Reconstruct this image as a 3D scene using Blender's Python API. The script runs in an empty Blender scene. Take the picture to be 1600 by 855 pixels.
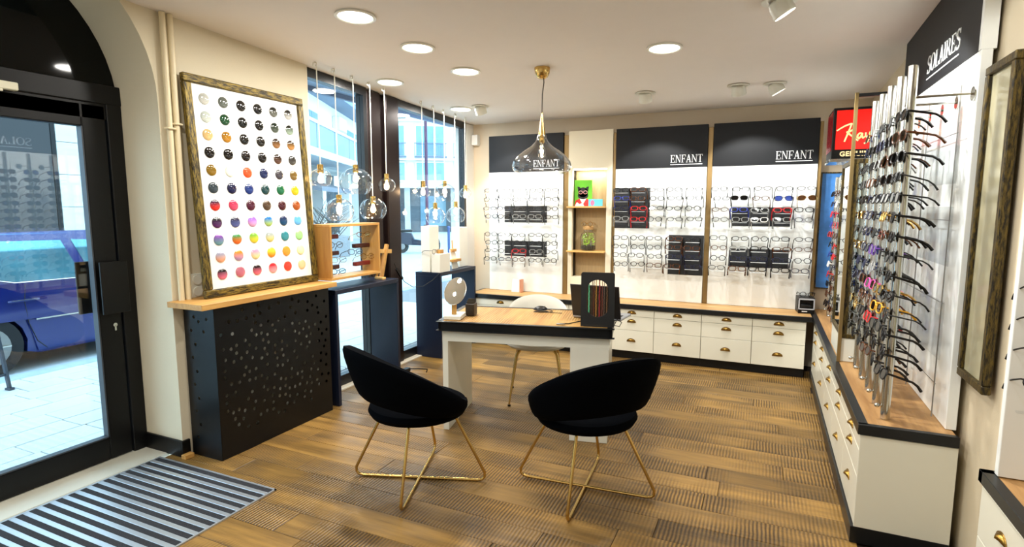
import bpy, bmesh, math, random
from mathutils import Vector, Matrix, Euler
random.seed(7)
S = bpy.context.scene
COL = S.collection
PI = math.pi
R = math.radians

# ------------------------------------------------------------ camera
cam_d = bpy.data.cameras.new('camera'); cam = bpy.data.objects.new('camera', cam_d); COL.objects.link(cam)
cam_d.sensor_width = 36.0; cam_d.lens = 872.0 / 1600.0 * 36.0; cam_d.clip_start = 0.05; cam_d.clip_end = 300
cam.location = (0, 0, 1.55)
cam.rotation_euler = Euler((R(90 - 6.82), 0, R(24.35)), 'XYZ')
S.camera = cam
# ------------------------------------------------------------ world: pale overcast daylight
W = bpy.data.worlds.new('world'); S.world = W; W.use_nodes = True
wb = W.node_tree.nodes['Background']
wb.inputs[0].default_value = (0.62, 0.84, 1.0, 1); wb.inputs[1].default_value = 5.2
S.view_settings.view_transform = 'Standard'; S.view_settings.look = 'None'
S.view_settings.exposure = 0.0; S.view_settings.gamma = 1.0; S.view_settings.use_curve_mapping = False
DOWN_W = 19.0      # watts of each round ceiling downlight
SPOT_W = 62.0     # watts of each directional spot

# ------------------------------------------------------------ helpers
def srgb(*c):
    f = lambda v: v / 12.92 if v <= 0.04045 else ((v + 0.055) / 1.055) ** 2.4
    return tuple(f(v / 255.0) for v in c)

class MB:
    """collects shapes into one bmesh"""
    def __init__(s): s.bm = bmesh.new()
    def box(s, x0, y0, z0, x1, y1, z1, bev=0.0, seg=1):
        m = Matrix.Translation(((x0+x1)/2, (y0+y1)/2, (z0+z1)/2)) @ Matrix.Diagonal((abs(x1-x0), abs(y1-y0), abs(z1-z0), 1))
        r = bmesh.ops.create_cube(s.bm, size=1.0, matrix=m)
        if bev > 0:
            es = list({e for v in r['verts'] for e in v.link_edges})
            bmesh.ops.bevel(s.bm, geom=es, offset=bev, segments=seg, affect='EDGES', profile=0.5)
        return s
    def hexa(s, p):          # 8 points: bottom ring 4, top ring 4
        v = [s.bm.verts.new(q) for q in p]
        for f in ((3,2,1,0),(4,5,6,7),(0,1,5,4),(1,2,6,5),(2,3,7,6),(3,0,4,7)): s.bm.faces.new([v[i] for i in f])
        return s
    def bar(s, a, b, w, h, up=(0,0,1)):      # square bar from a to b
        a = Vector(a); b = Vector(b); d = (b-a).normalized(); up = Vector(up)
        if abs(d.dot(up)) > .98: up = Vector((0,1,0))
        x = d.cross(up).normalized(); y = x.cross(d).normalized()
        q = [(-w/2,-h/2),(w/2,-h/2),(w/2,h/2),(-w/2,h/2)]
        return s.hexa([a + x*i + y*j for i,j in q] + [b + x*i + y*j for i,j in q])
    def tube(s, pts, r, n=8, closed=False, cap=True, taper=None):
        pts = [Vector(p) for p in pts]; N = len(pts); rings = []; px_ = None
        for i, p in enumerate(pts):
            if closed: d = pts[(i+1) % N] - pts[i-1]
            else: d = pts[min(i+1, N-1)] - pts[max(i-1, 0)]
            if d.length < 1e-9: d = Vector((0,0,1))
            d.normalize()
            if px_ is None:
                u = Vector((0,0,1)) if abs(d.z) < .9 else Vector((1,0,0))
                x = d.cross(u).normalized()
            else:
                x = (px_ - d * px_.dot(d))
                x = x.normalized() if x.length > 1e-6 else d.orthogonal().normalized()
            px_ = x; y = d.cross(x)
            rr = r if taper is None else r * taper[i]
            rings.append([s.bm.verts.new(p + (x*math.cos(t) + y*math.sin(t)) * rr) for t in [2*PI*k/n for k in range(n)]])
        for i in range(N if closed else N-1):
            a, b = rings[i], rings[(i+1) % N]
            for k in range(n): s.bm.faces.new((a[k], a[(k+1) % n], b[(k+1) % n], b[k]))
        if cap and not closed:
            s.bm.faces.new(rings[0][::-1]); s.bm.faces.new(rings[-1])
        return s
    def cyl(s, a, b, r, n=16, r2=None):
        return s.tube([a, b], r, n, taper=[1, (r2 / r) if r2 is not None else 1])
    def lathe(s, prof, c=(0,0,0), n=24, cap0=True, cap1=True):     # prof: (radius, z)
        c = Vector(c); rings = []
        for rr, z in prof:
            rings.append([s.bm.verts.new(c + Vector((rr*math.cos(2*PI*k/n), rr*math.sin(2*PI*k/n), z))) for k in range(n)])
        for a, b in zip(rings, rings[1:]):
            for k in range(n): s.bm.faces.new((a[k], a[(k+1) % n], b[(k+1) % n], b[k]))
        if cap0: s.bm.faces.new(rings[0][::-1])
        if cap1: s.bm.faces.new(rings[-1])
        return s
    def prism(s, poly, fn, t0, t1):          # 2D polygon, fn(u, v, t) -> point, extruded t0..t1
        a = [s.bm.verts.new(fn(u, v, t0)) for u, v in poly]; b = [s.bm.verts.new(fn(u, v, t1)) for u, v in poly]
        n = len(poly)
        s.bm.faces.new(a[::-1]); s.bm.faces.new(b)
        for k in range(n): s.bm.faces.new((a[k], a[(k+1) % n], b[(k+1) % n], b[k]))
        return s
    def ball(s, c, r, n=16, sc=(1,1,1)):
        m = Matrix.Translation(c) @ Matrix.Diagonal((sc[0], sc[1], sc[2], 1))
        bmesh.ops.create_uvsphere(s.bm, u_segments=n, v_segments=max(6, n//2), radius=r, matrix=m)
        return s
    def mesh(s, name, smooth=False):
        bmesh.ops.recalc_face_normals(s.bm, faces=s.bm.faces)
        me = bpy.data.meshes.new(name); s.bm.to_mesh(me); s.bm.free()
        if smooth:
            for p in me.polygons: p.use_smooth = True
            try: me.set_sharp_from_angle(angle=R(40))
            except Exception: pass
        return me

def obj(name, mb, mat, parent=None, smooth=False, loc=None, rot=None):
    me = mb.mesh(name, smooth) if isinstance(mb, MB) else mb
    if mat is not None and not me.materials: me.materials.append(mat)
    o = bpy.data.objects.new(name, me); COL.objects.link(o)
    if parent is not None: o.parent = parent
    if loc is not None: o.location = loc
    if rot is not None: o.rotation_euler = rot
    return o
def tag(o, label, cat, group=None):
    o['label'] = label; o['category'] = cat
    if group: o['group'] = group
    return o
def thing(name, label, cat, loc=(0,0,0), rot=(0,0,0), group=None):
    o = bpy.data.objects.new(name, None); COL.objects.link(o)
    o.empty_display_size = 0.05; o.location = loc; o.rotation_euler = rot
    return tag(o, label, cat, group)
def struct(o, label=None):
    o['kind'] = 'structure'
    if label: o['label'] = label
    return o
def sempty(name, label):
    o = bpy.data.objects.new(name, None); COL.objects.link(o); o.empty_display_size = .05
    return struct(o, label)
ORD = ['first','second','third','fourth','fifth','sixth','seventh','eighth','ninth','tenth','eleventh','twelfth','thirteenth','fourteenth','fifteenth']

# ------------------------------------------------------------ materials
MATS = {}
def mat(name, col, rough=.5, metal=0., var=0., vscale=8., bump=0., bscale=60., spec=None, coat=0., emit=None, estr=0., sheen=0., stretch=None):
    if name in MATS: return MATS[name]
    m = bpy.data.materials.new(name); m.use_nodes = True; nt = m.node_tree; b = nt.nodes['Principled BSDF']
    b.inputs['Base Color'].default_value = (*col, 1); b.inputs['Roughness'].default_value = rough; b.inputs['Metallic'].default_value = metal
    if spec is not None: b.inputs['Specular IOR Level'].default_value = spec
    if coat: b.inputs['Coat Weight'].default_value = coat; b.inputs['Coat Roughness'].default_value = .08
    if sheen: b.inputs['Sheen Weight'].default_value = sheen
    if emit: b.inputs['Emission Color'].default_value = (*emit, 1); b.inputs['Emission Strength'].default_value = estr
    tc = nt.nodes.new('ShaderNodeTexCoord'); src = tc.outputs['Object']
    if stretch:
        mp = nt.nodes.new('ShaderNodeMapping'); mp.inputs['Scale'].default_value = stretch
        nt.links.new(src, mp.inputs['Vector']); src = mp.outputs['Vector']
    n = nt.nodes.new('ShaderNodeTexNoise'); n.inputs['Scale'].default_value = vscale; n.inputs['Detail'].default_value = 5
    nt.links.new(src, n.inputs['Vector'])
    v = max(var, .02)
    mx = nt.nodes.new('ShaderNodeMix'); mx.data_type = 'RGBA'
    mx.inputs['A'].default_value = (*[c*(1-v) for c in col], 1); mx.inputs['B'].default_value = (*[min(1, c*(1+v)) for c in col], 1)
    nt.links.new(n.outputs['Fac'], mx.inputs['Factor']); nt.links.new(mx.outputs['Result'], b.inputs['Base Color'])
    if bump:
        n2 = nt.nodes.new('ShaderNodeTexNoise'); n2.inputs['Scale'].default_value = bscale; n2.inputs['Detail'].default_value = 4
        nt.links.new(src, n2.inputs['Vector'])
        bp = nt.nodes.new('ShaderNodeBump'); bp.inputs['Strength'].default_value = bump; bp.inputs['Distance'].default_value = .01
        nt.links.new(n2.outputs['Fac'], bp.inputs['Height']); nt.links.new(bp.outputs['Normal'], b.inputs['Normal'])
    MATS[name] = m
    return m
def glass(name, tint=(1,1,1), ior=1.45, refl=1.0, rough=0.0, edge=1.0):
    """thin clear sheet: see-through, with a Fresnel reflection"""
    if name in MATS: return MATS[name]
    m = bpy.data.materials.new(name); m.use_nodes = True; nt = m.node_tree; nt.nodes.clear()
    o = nt.nodes.new('ShaderNodeOutputMaterial'); mx = nt.nodes.new('ShaderNodeMixShader')
    t = nt.nodes.new('ShaderNodeBsdfTransparent'); t.inputs[0].default_value = (*tint, 1)
    g = nt.nodes.new('ShaderNodeBsdfGlossy'); g.inputs['Roughness'].default_value = rough
    f = nt.nodes.new('ShaderNodeLayerWeight'); f.inputs['Blend'].default_value = .5
    pw = nt.nodes.new('ShaderNodeMath'); pw.operation = 'POWER'; pw.inputs[1].default_value = 4.0; nt.links.new(f.outputs['Facing'], pw.inputs[0])
    r0 = ((ior-1)/(ior+1))**2
    ma = nt.nodes.new('ShaderNodeMath'); ma.operation = 'MULTIPLY_ADD'; ma.inputs[1].default_value = (1-r0)*refl*.8; ma.inputs[2].default_value = r0*refl; ma.use_clamp = True
    nt.links.new(pw.outputs[0], ma.inputs[0]); nt.links.new(ma.outputs[0], mx.inputs[0])
    nt.links.new(t.outputs[0], mx.inputs[1]); nt.links.new(g.outputs[0], mx.inputs[2]); nt.links.new(mx.outputs[0], o.inputs[0])
    if edge < 1.0:      # thick blown glass absorbs more where it is seen edge-on
        mc = nt.nodes.new('ShaderNodeMix'); mc.data_type = 'RGBA'; mc.inputs['A'].default_value = (*tint, 1); mc.inputs['B'].default_value = (*[c*edge for c in tint], 1)
        nt.links.new(pw.outputs[0], mc.inputs['Factor']); nt.links.new(mc.outputs['Result'], t.inputs[0])
    MATS[name] = m
    return m
def emission(name, col, s):
    if name in MATS: return MATS[name]
    m = bpy.data.materials.new(name); m.use_nodes = True; b = m.node_tree.nodes['Principled BSDF']
    b.inputs['Base Color'].default_value = (*col, 1); b.inputs['Emission Color'].default_value = (*col, 1); b.inputs['Emission Strength'].default_value = s
    MATS[name] = m
    return m
def wood(name, c1, c2, axis=0, scale=6., rough=.45, seed=0., saw=0.):
    """grain along the given object axis; saw > 0 adds rough saw marks across the grain"""
    if name in MATS: return MATS[name]
    m = bpy.data.materials.new(name); m.use_nodes = True; nt = m.node_tree; b = nt.nodes['Principled BSDF']
    tc = nt.nodes.new('ShaderNodeTexCoord'); mp = nt.nodes.new('ShaderNodeMapping')
    sc = [scale*4]*3; sc[axis] = scale*.35; mp.inputs['Scale'].default_value = sc; mp.inputs['Location'].default_value = (seed, seed*1.7, seed*.3)
    oi = nt.nodes.new('ShaderNodeObjectInfo')
    vm = nt.nodes.new('ShaderNodeVectorMath'); vm.operation = 'ADD'
    nt.links.new(tc.outputs['Object'], vm.inputs[0]); 
    cx = nt.nodes.new('ShaderNodeVectorMath'); cx.operation = 'SCALE'; cx.inputs[0].default_value = (31, 17, 7); nt.links.new(oi.outputs['Random'], cx.inputs['Scale'])
    nt.links.new(cx.outputs[0], vm.inputs[1]); nt.links.new(vm.outputs[0], mp.inputs['Vector'])
    n = nt.nodes.new('ShaderNodeTexNoise'); n.inputs['Scale'].default_value = 1.; n.inputs['Detail'].default_value = 8; n.inputs['Roughness'].default_value = .65
    nt.links.new(mp.outputs[0], n.inputs['Vector'])
    mx = nt.nodes.new('ShaderNodeMix'); mx.data_type = 'RGBA'; mx.inputs['A'].default_value = (*c1, 1); mx.inputs['B'].default_value = (*c2, 1)
    rp = nt.nodes.new('ShaderNodeMapRange'); rp.inputs['From Min'].default_value = .3; rp.inputs['From Max'].default_value = .7
    nt.links.new(n.outputs['Fac'], rp.inputs['Value']); nt.links.new(rp.outputs[0], mx.inputs['Factor'])
    b.inputs['Roughness'].default_value = rough
    hs = nt.nodes.new('ShaderNodeHueSaturation')
    vr = nt.nodes.new('ShaderNodeMapRange'); vr.inputs['To Min'].default_value = .62 if saw else .85; vr.inputs['To Max'].default_value = 1.15
    nt.links.new(oi.outputs['Random'], vr.inputs['Value']); nt.links.new(vr.outputs[0], hs.inputs['Value'])
    nt.links.new(mx.outputs['Result'], hs.inputs['Color'])
    bp = nt.nodes.new('ShaderNodeBump'); bp.inputs['Distance'].default_value = .004; bp.inputs['Strength'].default_value = .35
    col_out = hs.outputs['Color']; h_out = n.outputs['Fac']
    if saw:
        # saw marks: fine ridges across the plank, fading in and out in patches, stronger on some planks
        wv = nt.nodes.new('ShaderNodeTexWave'); wv.wave_type = 'BANDS'; wv.bands_direction = 'X'
        wv.inputs['Scale'].default_value = 17.0; wv.inputs['Distortion'].default_value = 1.6; wv.inputs['Detail'].default_value = 2; wv.inputs['Detail Scale'].default_value = .8
        nt.links.new(vm.outputs[0], wv.inputs['Vector'])
        pn = nt.nodes.new('ShaderNodeTexNoise'); pn.inputs['Scale'].default_value = 2.2; nt.links.new(vm.outputs[0], pn.inputs['Vector'])
        pr = nt.nodes.new('ShaderNodeMapRange'); pr.inputs['From Min'].default_value = .36; pr.inputs['From Max'].default_value = .58
        nt.links.new(pn.outputs['Fac'], pr.inputs['Value'])
        rr = nt.nodes.new('ShaderNodeMath'); rr.operation = 'MULTIPLY'; nt.links.new(wv.outputs['Fac'], rr.inputs[0]); nt.links.new(pr.outputs[0], rr.inputs[1])
        dk = nt.nodes.new('ShaderNodeMix'); dk.data_type = 'RGBA'; dk.blend_type = 'MULTIPLY'
        dk.inputs['B'].default_value = (.2, .17, .14, 1)
        s2 = nt.nodes.new('ShaderNodeMath'); s2.operation = 'MULTIPLY'; s2.inputs[1].default_value = saw; nt.links.new(rr.outputs[0], s2.inputs[0])
        nt.links.new(s2.outputs[0], dk.inputs['Factor']); nt.links.new(col_out, dk.inputs['A']); col_out = dk.outputs['Result']
        ad = nt.nodes.new('ShaderNodeMath'); ad.operation = 'SUBTRACT'; nt.links.new(n.outputs['Fac'], ad.inputs[0]); nt.links.new(rr.outputs[0], ad.inputs[1]); h_out = ad.outputs[0]
        bp.inputs['Strength'].default_value = .6
    nt.links.new(col_out, b.inputs['Base Color'])
    nt.links.new(h_out, bp.inputs['Height']); nt.links.new(bp.outputs['Normal'], b.inputs['Normal'])
    MATS[name] = m
    return m

M_wall = mat('cream_plaster', srgb(222, 212, 186), .85, bump=.12, bscale=180)
M_wallw = mat('white_plaster', srgb(232, 230, 224), .8, bump=.12, bscale=180)
M_beige = mat('beige_wall_paint', srgb(214, 200, 172), .6, bump=.06, bscale=120)
M_ceil = mat('ceiling_paint', srgb(232, 226, 219), .85, bump=.05, bscale=120)
M_white = mat('white_lacquer', srgb(228, 228, 216), .3, spec=.5)
M_panel = mat('glossy_white_panel', srgb(246, 250, 248), .13, spec=.6)
M_ivory = mat('ivory_cabinet_paint', srgb(226, 224, 208), .28)
M_slate = mat('slate_grey_panel', srgb(16, 19, 24), .55, var=.06, spec=.3)
M_black = mat('black_painted_metal', srgb(8, 9, 10), .4, spec=.3)
M_blacks = mat('black_steel_edge', srgb(28, 30, 32), .33, metal=.35)
M_velvet = mat('black_velvet', srgb(4, 6, 10), .9, var=.3, vscale=5, spec=.03)
M_navy = mat('navy_painted_board', srgb(17, 26, 46), .45, spec=.35)
M_gold = mat('brushed_brass', srgb(206, 172, 104), .22, metal=1., var=.1)
M_bronze = mat('antique_brass', srgb(150, 118, 58), .32, metal=1., var=.25, vscale=30)
M_chrome = mat('polished_steel', srgb(205, 205, 200), .16, metal=1.)
M_silver = mat('silver_wire', srgb(150, 150, 148), .3, metal=.8)
M_alu = mat('aluminium_strip', srgb(200, 208, 216), .38, metal=.75)
M_brush = mat('dark_mat_bristle', srgb(40, 42, 48), .95, var=.5, vscale=160, bump=.9, bscale=220)
M_mirror = mat('mirror_silvering', srgb(236, 240, 236), .012, metal=1.)
def gilt(name, dark, gold, sc=(22, 22, 4)):
    m = bpy.data.materials.new(name); m.use_nodes = True; nt = m.node_tree; b = nt.nodes['Principled BSDF']
    tc = nt.nodes.new('ShaderNodeTexCoord'); mp = nt.nodes.new('ShaderNodeMapping'); mp.inputs['Scale'].default_value = sc
    n = nt.nodes.new('ShaderNodeTexNoise'); n.inputs['Scale'].default_value = 5; n.inputs['Detail'].default_value = 6; n.inputs['Roughness'].default_value = .7
    cr_ = nt.nodes.new('ShaderNodeValToRGB'); cr_.color_ramp.elements[0].position = .42; cr_.color_ramp.elements[1].position = .6
    cr_.color_ramp.elements[0].color = (*dark, 1); cr_.color_ramp.elements[1].color = (*gold, 1)
    nt.links.new(tc.outputs['Object'], mp.inputs[0]); nt.links.new(mp.outputs[0], n.inputs['Vector']); nt.links.new(n.outputs['Fac'], cr_.inputs[0]); nt.links.new(cr_.outputs[0], b.inputs['Base Color'])
    bp = nt.nodes.new('ShaderNodeBump'); bp.inputs['Strength'].default_value = .5; bp.inputs['Distance'].default_value = .004; nt.links.new(n.outputs['Fac'], bp.inputs['Height']); nt.links.new(bp.outputs[0], b.inputs['Normal'])
    b.inputs['Metallic'].default_value = .35; b.inputs['Roughness'].default_value = .45
    return m
M_goldframe = gilt('worn_gilt_frame', srgb(34, 28, 14), srgb(138, 116, 44))
M_goldrail = gilt('worn_gilt_rail', srgb(34, 28, 14), srgb(138, 116, 44), (22, 4, 22))
M_darkframe = gilt('dark_bronze_frame', srgb(26, 21, 12), srgb(104, 86, 34))
M_oak = wood('light_oak', srgb(214, 168, 96), srgb(178, 124, 58), axis=1, scale=5.)
M_oakx = wood('light_oak_cross', srgb(226, 186, 116), srgb(188, 138, 70), axis=0, scale=5.)
M_oakz = wood('oak_upright', srgb(206, 158, 84), srgb(168, 114, 50), axis=2, scale=5.)
M_top = wood('oak_worktop', srgb(188, 146, 92), srgb(138, 98, 52), axis=1, scale=4., rough=.5)
M_topx = wood('oak_worktop_long', srgb(216, 176, 116), srgb(172, 126, 70), axis=0, scale=4., rough=.5)
M_floor = wood('sawn_oak_plank', srgb(176, 136, 70), srgb(104, 78, 38), axis=0, scale=3.2, rough=.4, saw=1.)
M_desk = wood('sawn_desk_oak', srgb(222, 178, 104), srgb(178, 126, 60), axis=1, scale=3., rough=.5, saw=.5)
M_pane = glass('window_glass', (.93, .98, 1.0), 1.4, .75)
M_door_pane = glass('door_glass', (.9, .97, 1.0), 1.5, 1.6)
M_bulb_glass = glass('clear_blown_glass', (.95, .96, .97), 1.5, 1.9, edge=.35)
M_acryl = glass('clear_acrylic', (.96, .97, .98), 1.4, .5, .15)
M_lens = glass('clear_spectacle_lens', (.95, .96, .97), 1.4, .8)
M_lamp = emission('lit_diffuser', (1.0, .97, .9), 9.0)
M_fil = emission('glowing_filament', (1.0, .72, .35), 30.0)
# ============================================================ the room
def ceil_z(y): return 2.53 + .035 * (6.0 - y)
XL, XW, YB, XR = -3.24, -3.30, 6.08, 0.835
# floor: sub-base with planks on it
fl = struct(obj('floor', MB().box(-3.34, -1.5, -.06, 1.7, 6.08, -.012), mat('floor_joint_brown', srgb(44, 30, 16), .9)), 'floor of rough sawn oak planks')  # dark brown base that shows in the plank joints
def plank_mesh(L, Wd):
    mb = MB(); mb.box(0, 0, -.012, L - .0025, Wd - .0025, 0, bev=.0015)
    return mb.mesh('plank')
LEN = (1.25, 1.6, 1.9); PW = .175
pm = {L: plank_mesh(L, PW) for L in LEN}
rp = random.Random(3)
y = -0.1; row = 0
# planks run along the room's width, a touch askew
while y < 5.98:
    x = -3.34 + .0 - rp.random() * 1.1
    while x < 0.44 if y > 2.6 else x < 1.2:
        L = rp.choice(LEN)
        x0 = max(x, -3.34); x1 = min(x + L, 1.2 if y < 2.6 else 0.46)
        if x1 - x0 > .06 and y + PW <= 6.0:
            me = pm[L] if (x0 == x and x1 == x + L) else plank_mesh(x1 - x0, PW)
            o = obj('plank', me, M_floor, fl, loc=(x0, y, rp.uniform(-.0012, .0)))
        x += L
    y += PW; row += 1

# ceiling, slightly falling towards the back wall
mb = MB()
def slab(x0, y0, x1, y1):
    mb.hexa([(x0, y0, ceil_z(y0)), (x1, y0, ceil_z(y0)), (x1, y1, ceil_z(y1)), (x0, y1, ceil_z(y1)),
             (x0, y0, ceil_z(y0)+.12), (x1, y0, ceil_z(y0)+.12), (x1, y1, ceil_z(y1)+.12), (x0, y1, ceil_z(y1)+.12)])
slab(XL, -1.5, 1.7, 6.08); slab(-3.42, 3.37, XL, 6.08)
struct(obj('ceiling', mb, M_ceil), 'pale ceiling with round downlights')

# left wall with the arched door opening
AY, AZ, AR = 1.385, 2.16, .80
mb = MB()
mb.box(-3.78, -1.5, -.05, XL, AY - AR, 3.1)
mb.box(-3.78, AY + AR, -.05, XL, 3.37, 3.1)
N = 28
arc = [(AY + AR * math.cos(PI * k / N), AZ + AR * math.sin(PI * k / N)) for k in range(N + 1)]
for k in range(N):
    (ya, za), (yb, zb) = arc[k], arc[k+1]
    mb.hexa([(-3.78, ya, za), (XL, ya, za), (XL, yb, zb), (-3.78, yb, zb), (-3.78, ya, 3.1), (XL, ya, 3.1), (XL, yb, 3.1), (-3.78, yb, 3.1)])
struct(obj('wall_left', mb, M_wall), 'cream plaster wall with deep arched door opening')
struct(obj('wall_window_pier', MB().box(-3.42, 5.90, -.05, XL-.02, 6.08, 2.52), M_wallw), 'narrow white wall strip right of the shop window')
struct(obj('wall_back', MB().box(-3.5, 6.08, -.05, 1.7, 6.2, 2.75), mat('back_wall_paint', srgb(206, 190, 166), .8, bump=.08, bscale=150)), 'back wall behind the glasses boards')
mb = MB(); mb.box(XR, 2.56, -.05, .95, 6.08, 2.75); mb.box(.95, 2.56, -.05, 1.7, 2.68, 2.75)
struct(obj('wall_right', mb, M_beige), 'beige wall on the right')
struct(obj('wall_side', MB().box(1.62, -1.5, -.05, 1.7, 2.56, 2.9), M_beige), 'side wall beyond the near counter')
struct(obj('wall_rear', MB().box(-3.3, -1.62, -.05, 1.7, -1.5, 2.9), M_wallw), 'wall behind the viewer')
# baseboard by the door
mb = MB(); mb.box(-3.62, AY+AR-.016, 0, -3.236, AY+AR+.0, .105, bev=.003); mb.box(XL, AY+AR-.016, 0, XL+.018, AY+AR+.04, .105, bev=.003)
struct(obj('baseboard_left', mb, M_black), 'black baseboard on the door reveal')
tag(obj('wood_offcut', MB().box(XL+.02, AY+AR-.03, .0, XL+.06, AY+AR+.03, .026, bev=.002), M_oak), 'small raw wood block on the floor beside the radiator cover', 'wood block')

# ------------------------------------------------------------ door_1
XD = -3.62
dr = sempty('door_1', 'black metal glazed shop door under an arched fanlight')
mb = MB(); y0, y1 = AY - AR, AY + AR
mb.box(XD-.04, y1-.085, 0, XD+.04, y1+.0, 2.2, bev=.004); mb.box(XD-.04, y0, 0, XD+.04, y0+.085, 2.2, bev=.004)
mb.box(XD-.045, y0, 2.15, XD+.045, y1, 2.26, bev=.004); mb.box(XD-.03, y0, 2.06, XD+.03, y1, 2.15)
obj('door_frame', mb, M_black, dr)
mb = MB(); a, b = y0+.09, y1-.09
mb.box(XD-.03, a, .01, XD+.03, a+.13, 2.14, bev=.006); mb.box(XD-.03, b-.13, .01, XD+.03, b, 2.14, bev=.006)
mb.box(XD-.03, a+.13, .01, XD+.03, b-.13, .15, bev=.006); mb.box(XD-.03, a+.13, 2.01, XD+.03, b-.13, 2.14, bev=.006)
leaf = obj('door_leaf', mb, M_black, dr)
obj('door_pane', MB().box(XD-.004, a+.13, .15, XD+.004, b-.13, 2.01), M_door_pane, dr)
mb = MB(); 
for yy in (a+.13, b-.13-.008): mb.box(XD-.012, yy, .15, XD+.034, yy+.008, 2.01)
mb.box(XD-.012, a+.13, .15, XD+.034, b-.13, .158)
obj('glazing_bead', mb, mat('grey_bead', srgb(70, 74, 80), .4, metal=.4), dr)
fan = [(AY + (AR-.001) * math.cos(PI*k/N), AZ + (AR-.001) * math.sin(PI*k/N)) for k in range(N+1)]
fan = [(AY+AR-.001, 2.26)] + [p for p in fan if p[1] > 2.26] + [(AY-AR+.001, 2.26)]
obj('fanlight', MB().prism(fan, lambda u, v, t: (t, u, v), XD-.02, XD+.005), mat('dark_fanlight_glass', srgb(3, 6, 6), .05, spec=.22), dr)
h = obj('pull_handle', MB().box(XD+.06, b-.125, .91, XD+.075, b+.03, 1.225, bev=.003), M_black, dr)
obj('handle_post', MB().box(XD+.03, b-.06, .95, XD+.06, b-.03, 1.19), M_black, h)
obj('outer_pull_handle', MB().box(XD-.09, b-.175, .91, XD-.075, b-.02, 1.225, bev=.003), M_black, dr)
mb = MB().cyl((XD+.03, b-.045, .835), (XD+.036, b-.045, .835), .012); mb.box(XD+.03, b-.05, .80, XD+.036, b-.04, .835)
obj('lock_cylinder', mb, M_chrome, dr, smooth=True)
mb = MB().box(XD+.03, AY-.15, 2.145, XD+.075, AY+.275, 2.185, bev=.004); mb.box(XD+.075, AY-.1, 2.13, XD+.09, AY+.2, 2.142)
obj('door_closer', mb, mat('cream_metal', srgb(226, 222, 196), .35), dr)
struct(obj('trim_threshold', MB().box(XD-.1, y0, -.02, -3.38, y1, .006, bev=.002), mat('threshold_stone', srgb(196, 194, 180), .6)), 'pale stone door sill')

# ------------------------------------------------------------ entrance mat
em = thing('entrance_mat', 'striped entrance mat of aluminium bars and dark bristle by the door', 'door mat', (0, 0, 0))
mx0, mx1, my0, my1 = -3.36, -2.38, .62, 2.115
mb = MB(); t = .006
mb.box(mx0, my0, 0, mx1, my0+.012, t+.002); mb.box(mx0, my1-.012, 0, mx1, my1, t+.002); mb.box(mx0, my0, 0, mx0+.01, my1, t+.002); mb.box(mx1-.01, my0, 0, mx1, my1, t+.002)
obj('mat_frame', mb, M_alu, em)
obj('mat_base', MB().box(mx0+.01, my0+.012, 0, mx1-.01, my1-.012, .002), M_black, em)
pitch = .0585; n = int((my1-my0-.024)/pitch)
sa = MB().box(mx0+.01, 0, .002, mx1-.01, .026, t+.001, bev=.0012).mesh('aluminium_strip'); sb = MB().box(mx0+.01, .0265, .002, mx1-.01, pitch-.0005, t+.0005, bev=.001).mesh('bristle_strip')
for k in range(n):
    yy = my1 - .012 - (k+1)*pitch
    obj('aluminium_strip', sa, M_alu, em, loc=(0, yy, 0)); obj('bristle_strip', sb, M_brush, em, loc=(0, yy, 0))

# ------------------------------------------------------------ shop windows
M_frame = mat('black_window_frame', srgb(14, 16, 20), .34)
M_post = mat('dark_bronze_post', srgb(38, 28, 28), .28, metal=.5)
def window(name, ya, yb, label):
    w = sempty(name, label); mb = MB(); zt = 2.60
    mb.box(XW-.04, ya, 0, XW+.03, yb, .10, bev=.004)
    za, zb = ceil_z(ya), ceil_z(yb)
    mb.hexa([(XW-.04, ya, za-.075), (XW+.03, ya, za-.075), (XW+.03, yb, zb-.075), (XW-.04, yb, zb-.075), (XW-.04, ya, za-.003), (XW+.03, ya, za-.003), (XW+.03, yb, zb-.003), (XW-.04, yb, zb-.003)])
    obj('window_frame', mb, M_frame, w)
    obj('jamb', MB().hexa([(XW-.04, yb-.045, .1), (XW+.03, yb-.045, .1), (XW+.03, yb, .1), (XW-.04, yb, .1), (XW-.04, yb-.045, ceil_z(yb-.045)-.075), (XW+.03, yb-.045, ceil_z(yb-.045)-.075), (XW+.03, yb, zb-.075), (XW-.04, yb, zb-.075)]), M_frame, w)
    obj('jamb', MB().hexa([(XW-.04, ya, .1), (XW-.005, ya, .1), (XW-.005, ya+.02, .1), (XW-.04, ya+.02, .1), (XW-.04, ya, za-.075), (XW-.005, ya, za-.075), (XW-.005, ya+.02, za-.076), (XW-.04, ya+.02, za-.076)]), M_frame, w)
    obj('pane', MB().hexa([(XW-.012, ya+.02, .1), (XW-.006, ya+.02, .1), (XW-.006, yb-.045, .1), (XW-.012, yb-.045, .1), (XW-.012, ya+.02, za-.076), (XW-.006, ya+.02, za-.076), (XW-.006, yb-.045, zb-.08), (XW-.012, yb-.045, zb-.08)]), M_pane, w)
    return w
window('window_1', 3.37, 4.10, 'tall black framed shop window beside the lens board')
window('window_2', 4.555, 5.90, 'tall black framed shop window beside the back wall')
mb = MB(); mb.box(XW-.10, 4.10, 0, XW+.03, 4.30, 2.585, bev=.01); mb.box(XW-.10, 4.35, 0, XW+.05, 4.555, 2.58, bev=.012); mb.box(XW-.06, 4.29, 0, XW+.0, 4.36, 2.58)
struct(obj('trim_1', mb, M_post), 'wide dark bronze post between the two windows')
struct(obj('trim_2', MB().box(XW+.03, 3.37, .0, XW+.1, 5.9, .012), mat('pale_sill_strip', srgb(214, 204, 184), .6)), 'pale strip at the foot of the shop windows')
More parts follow.
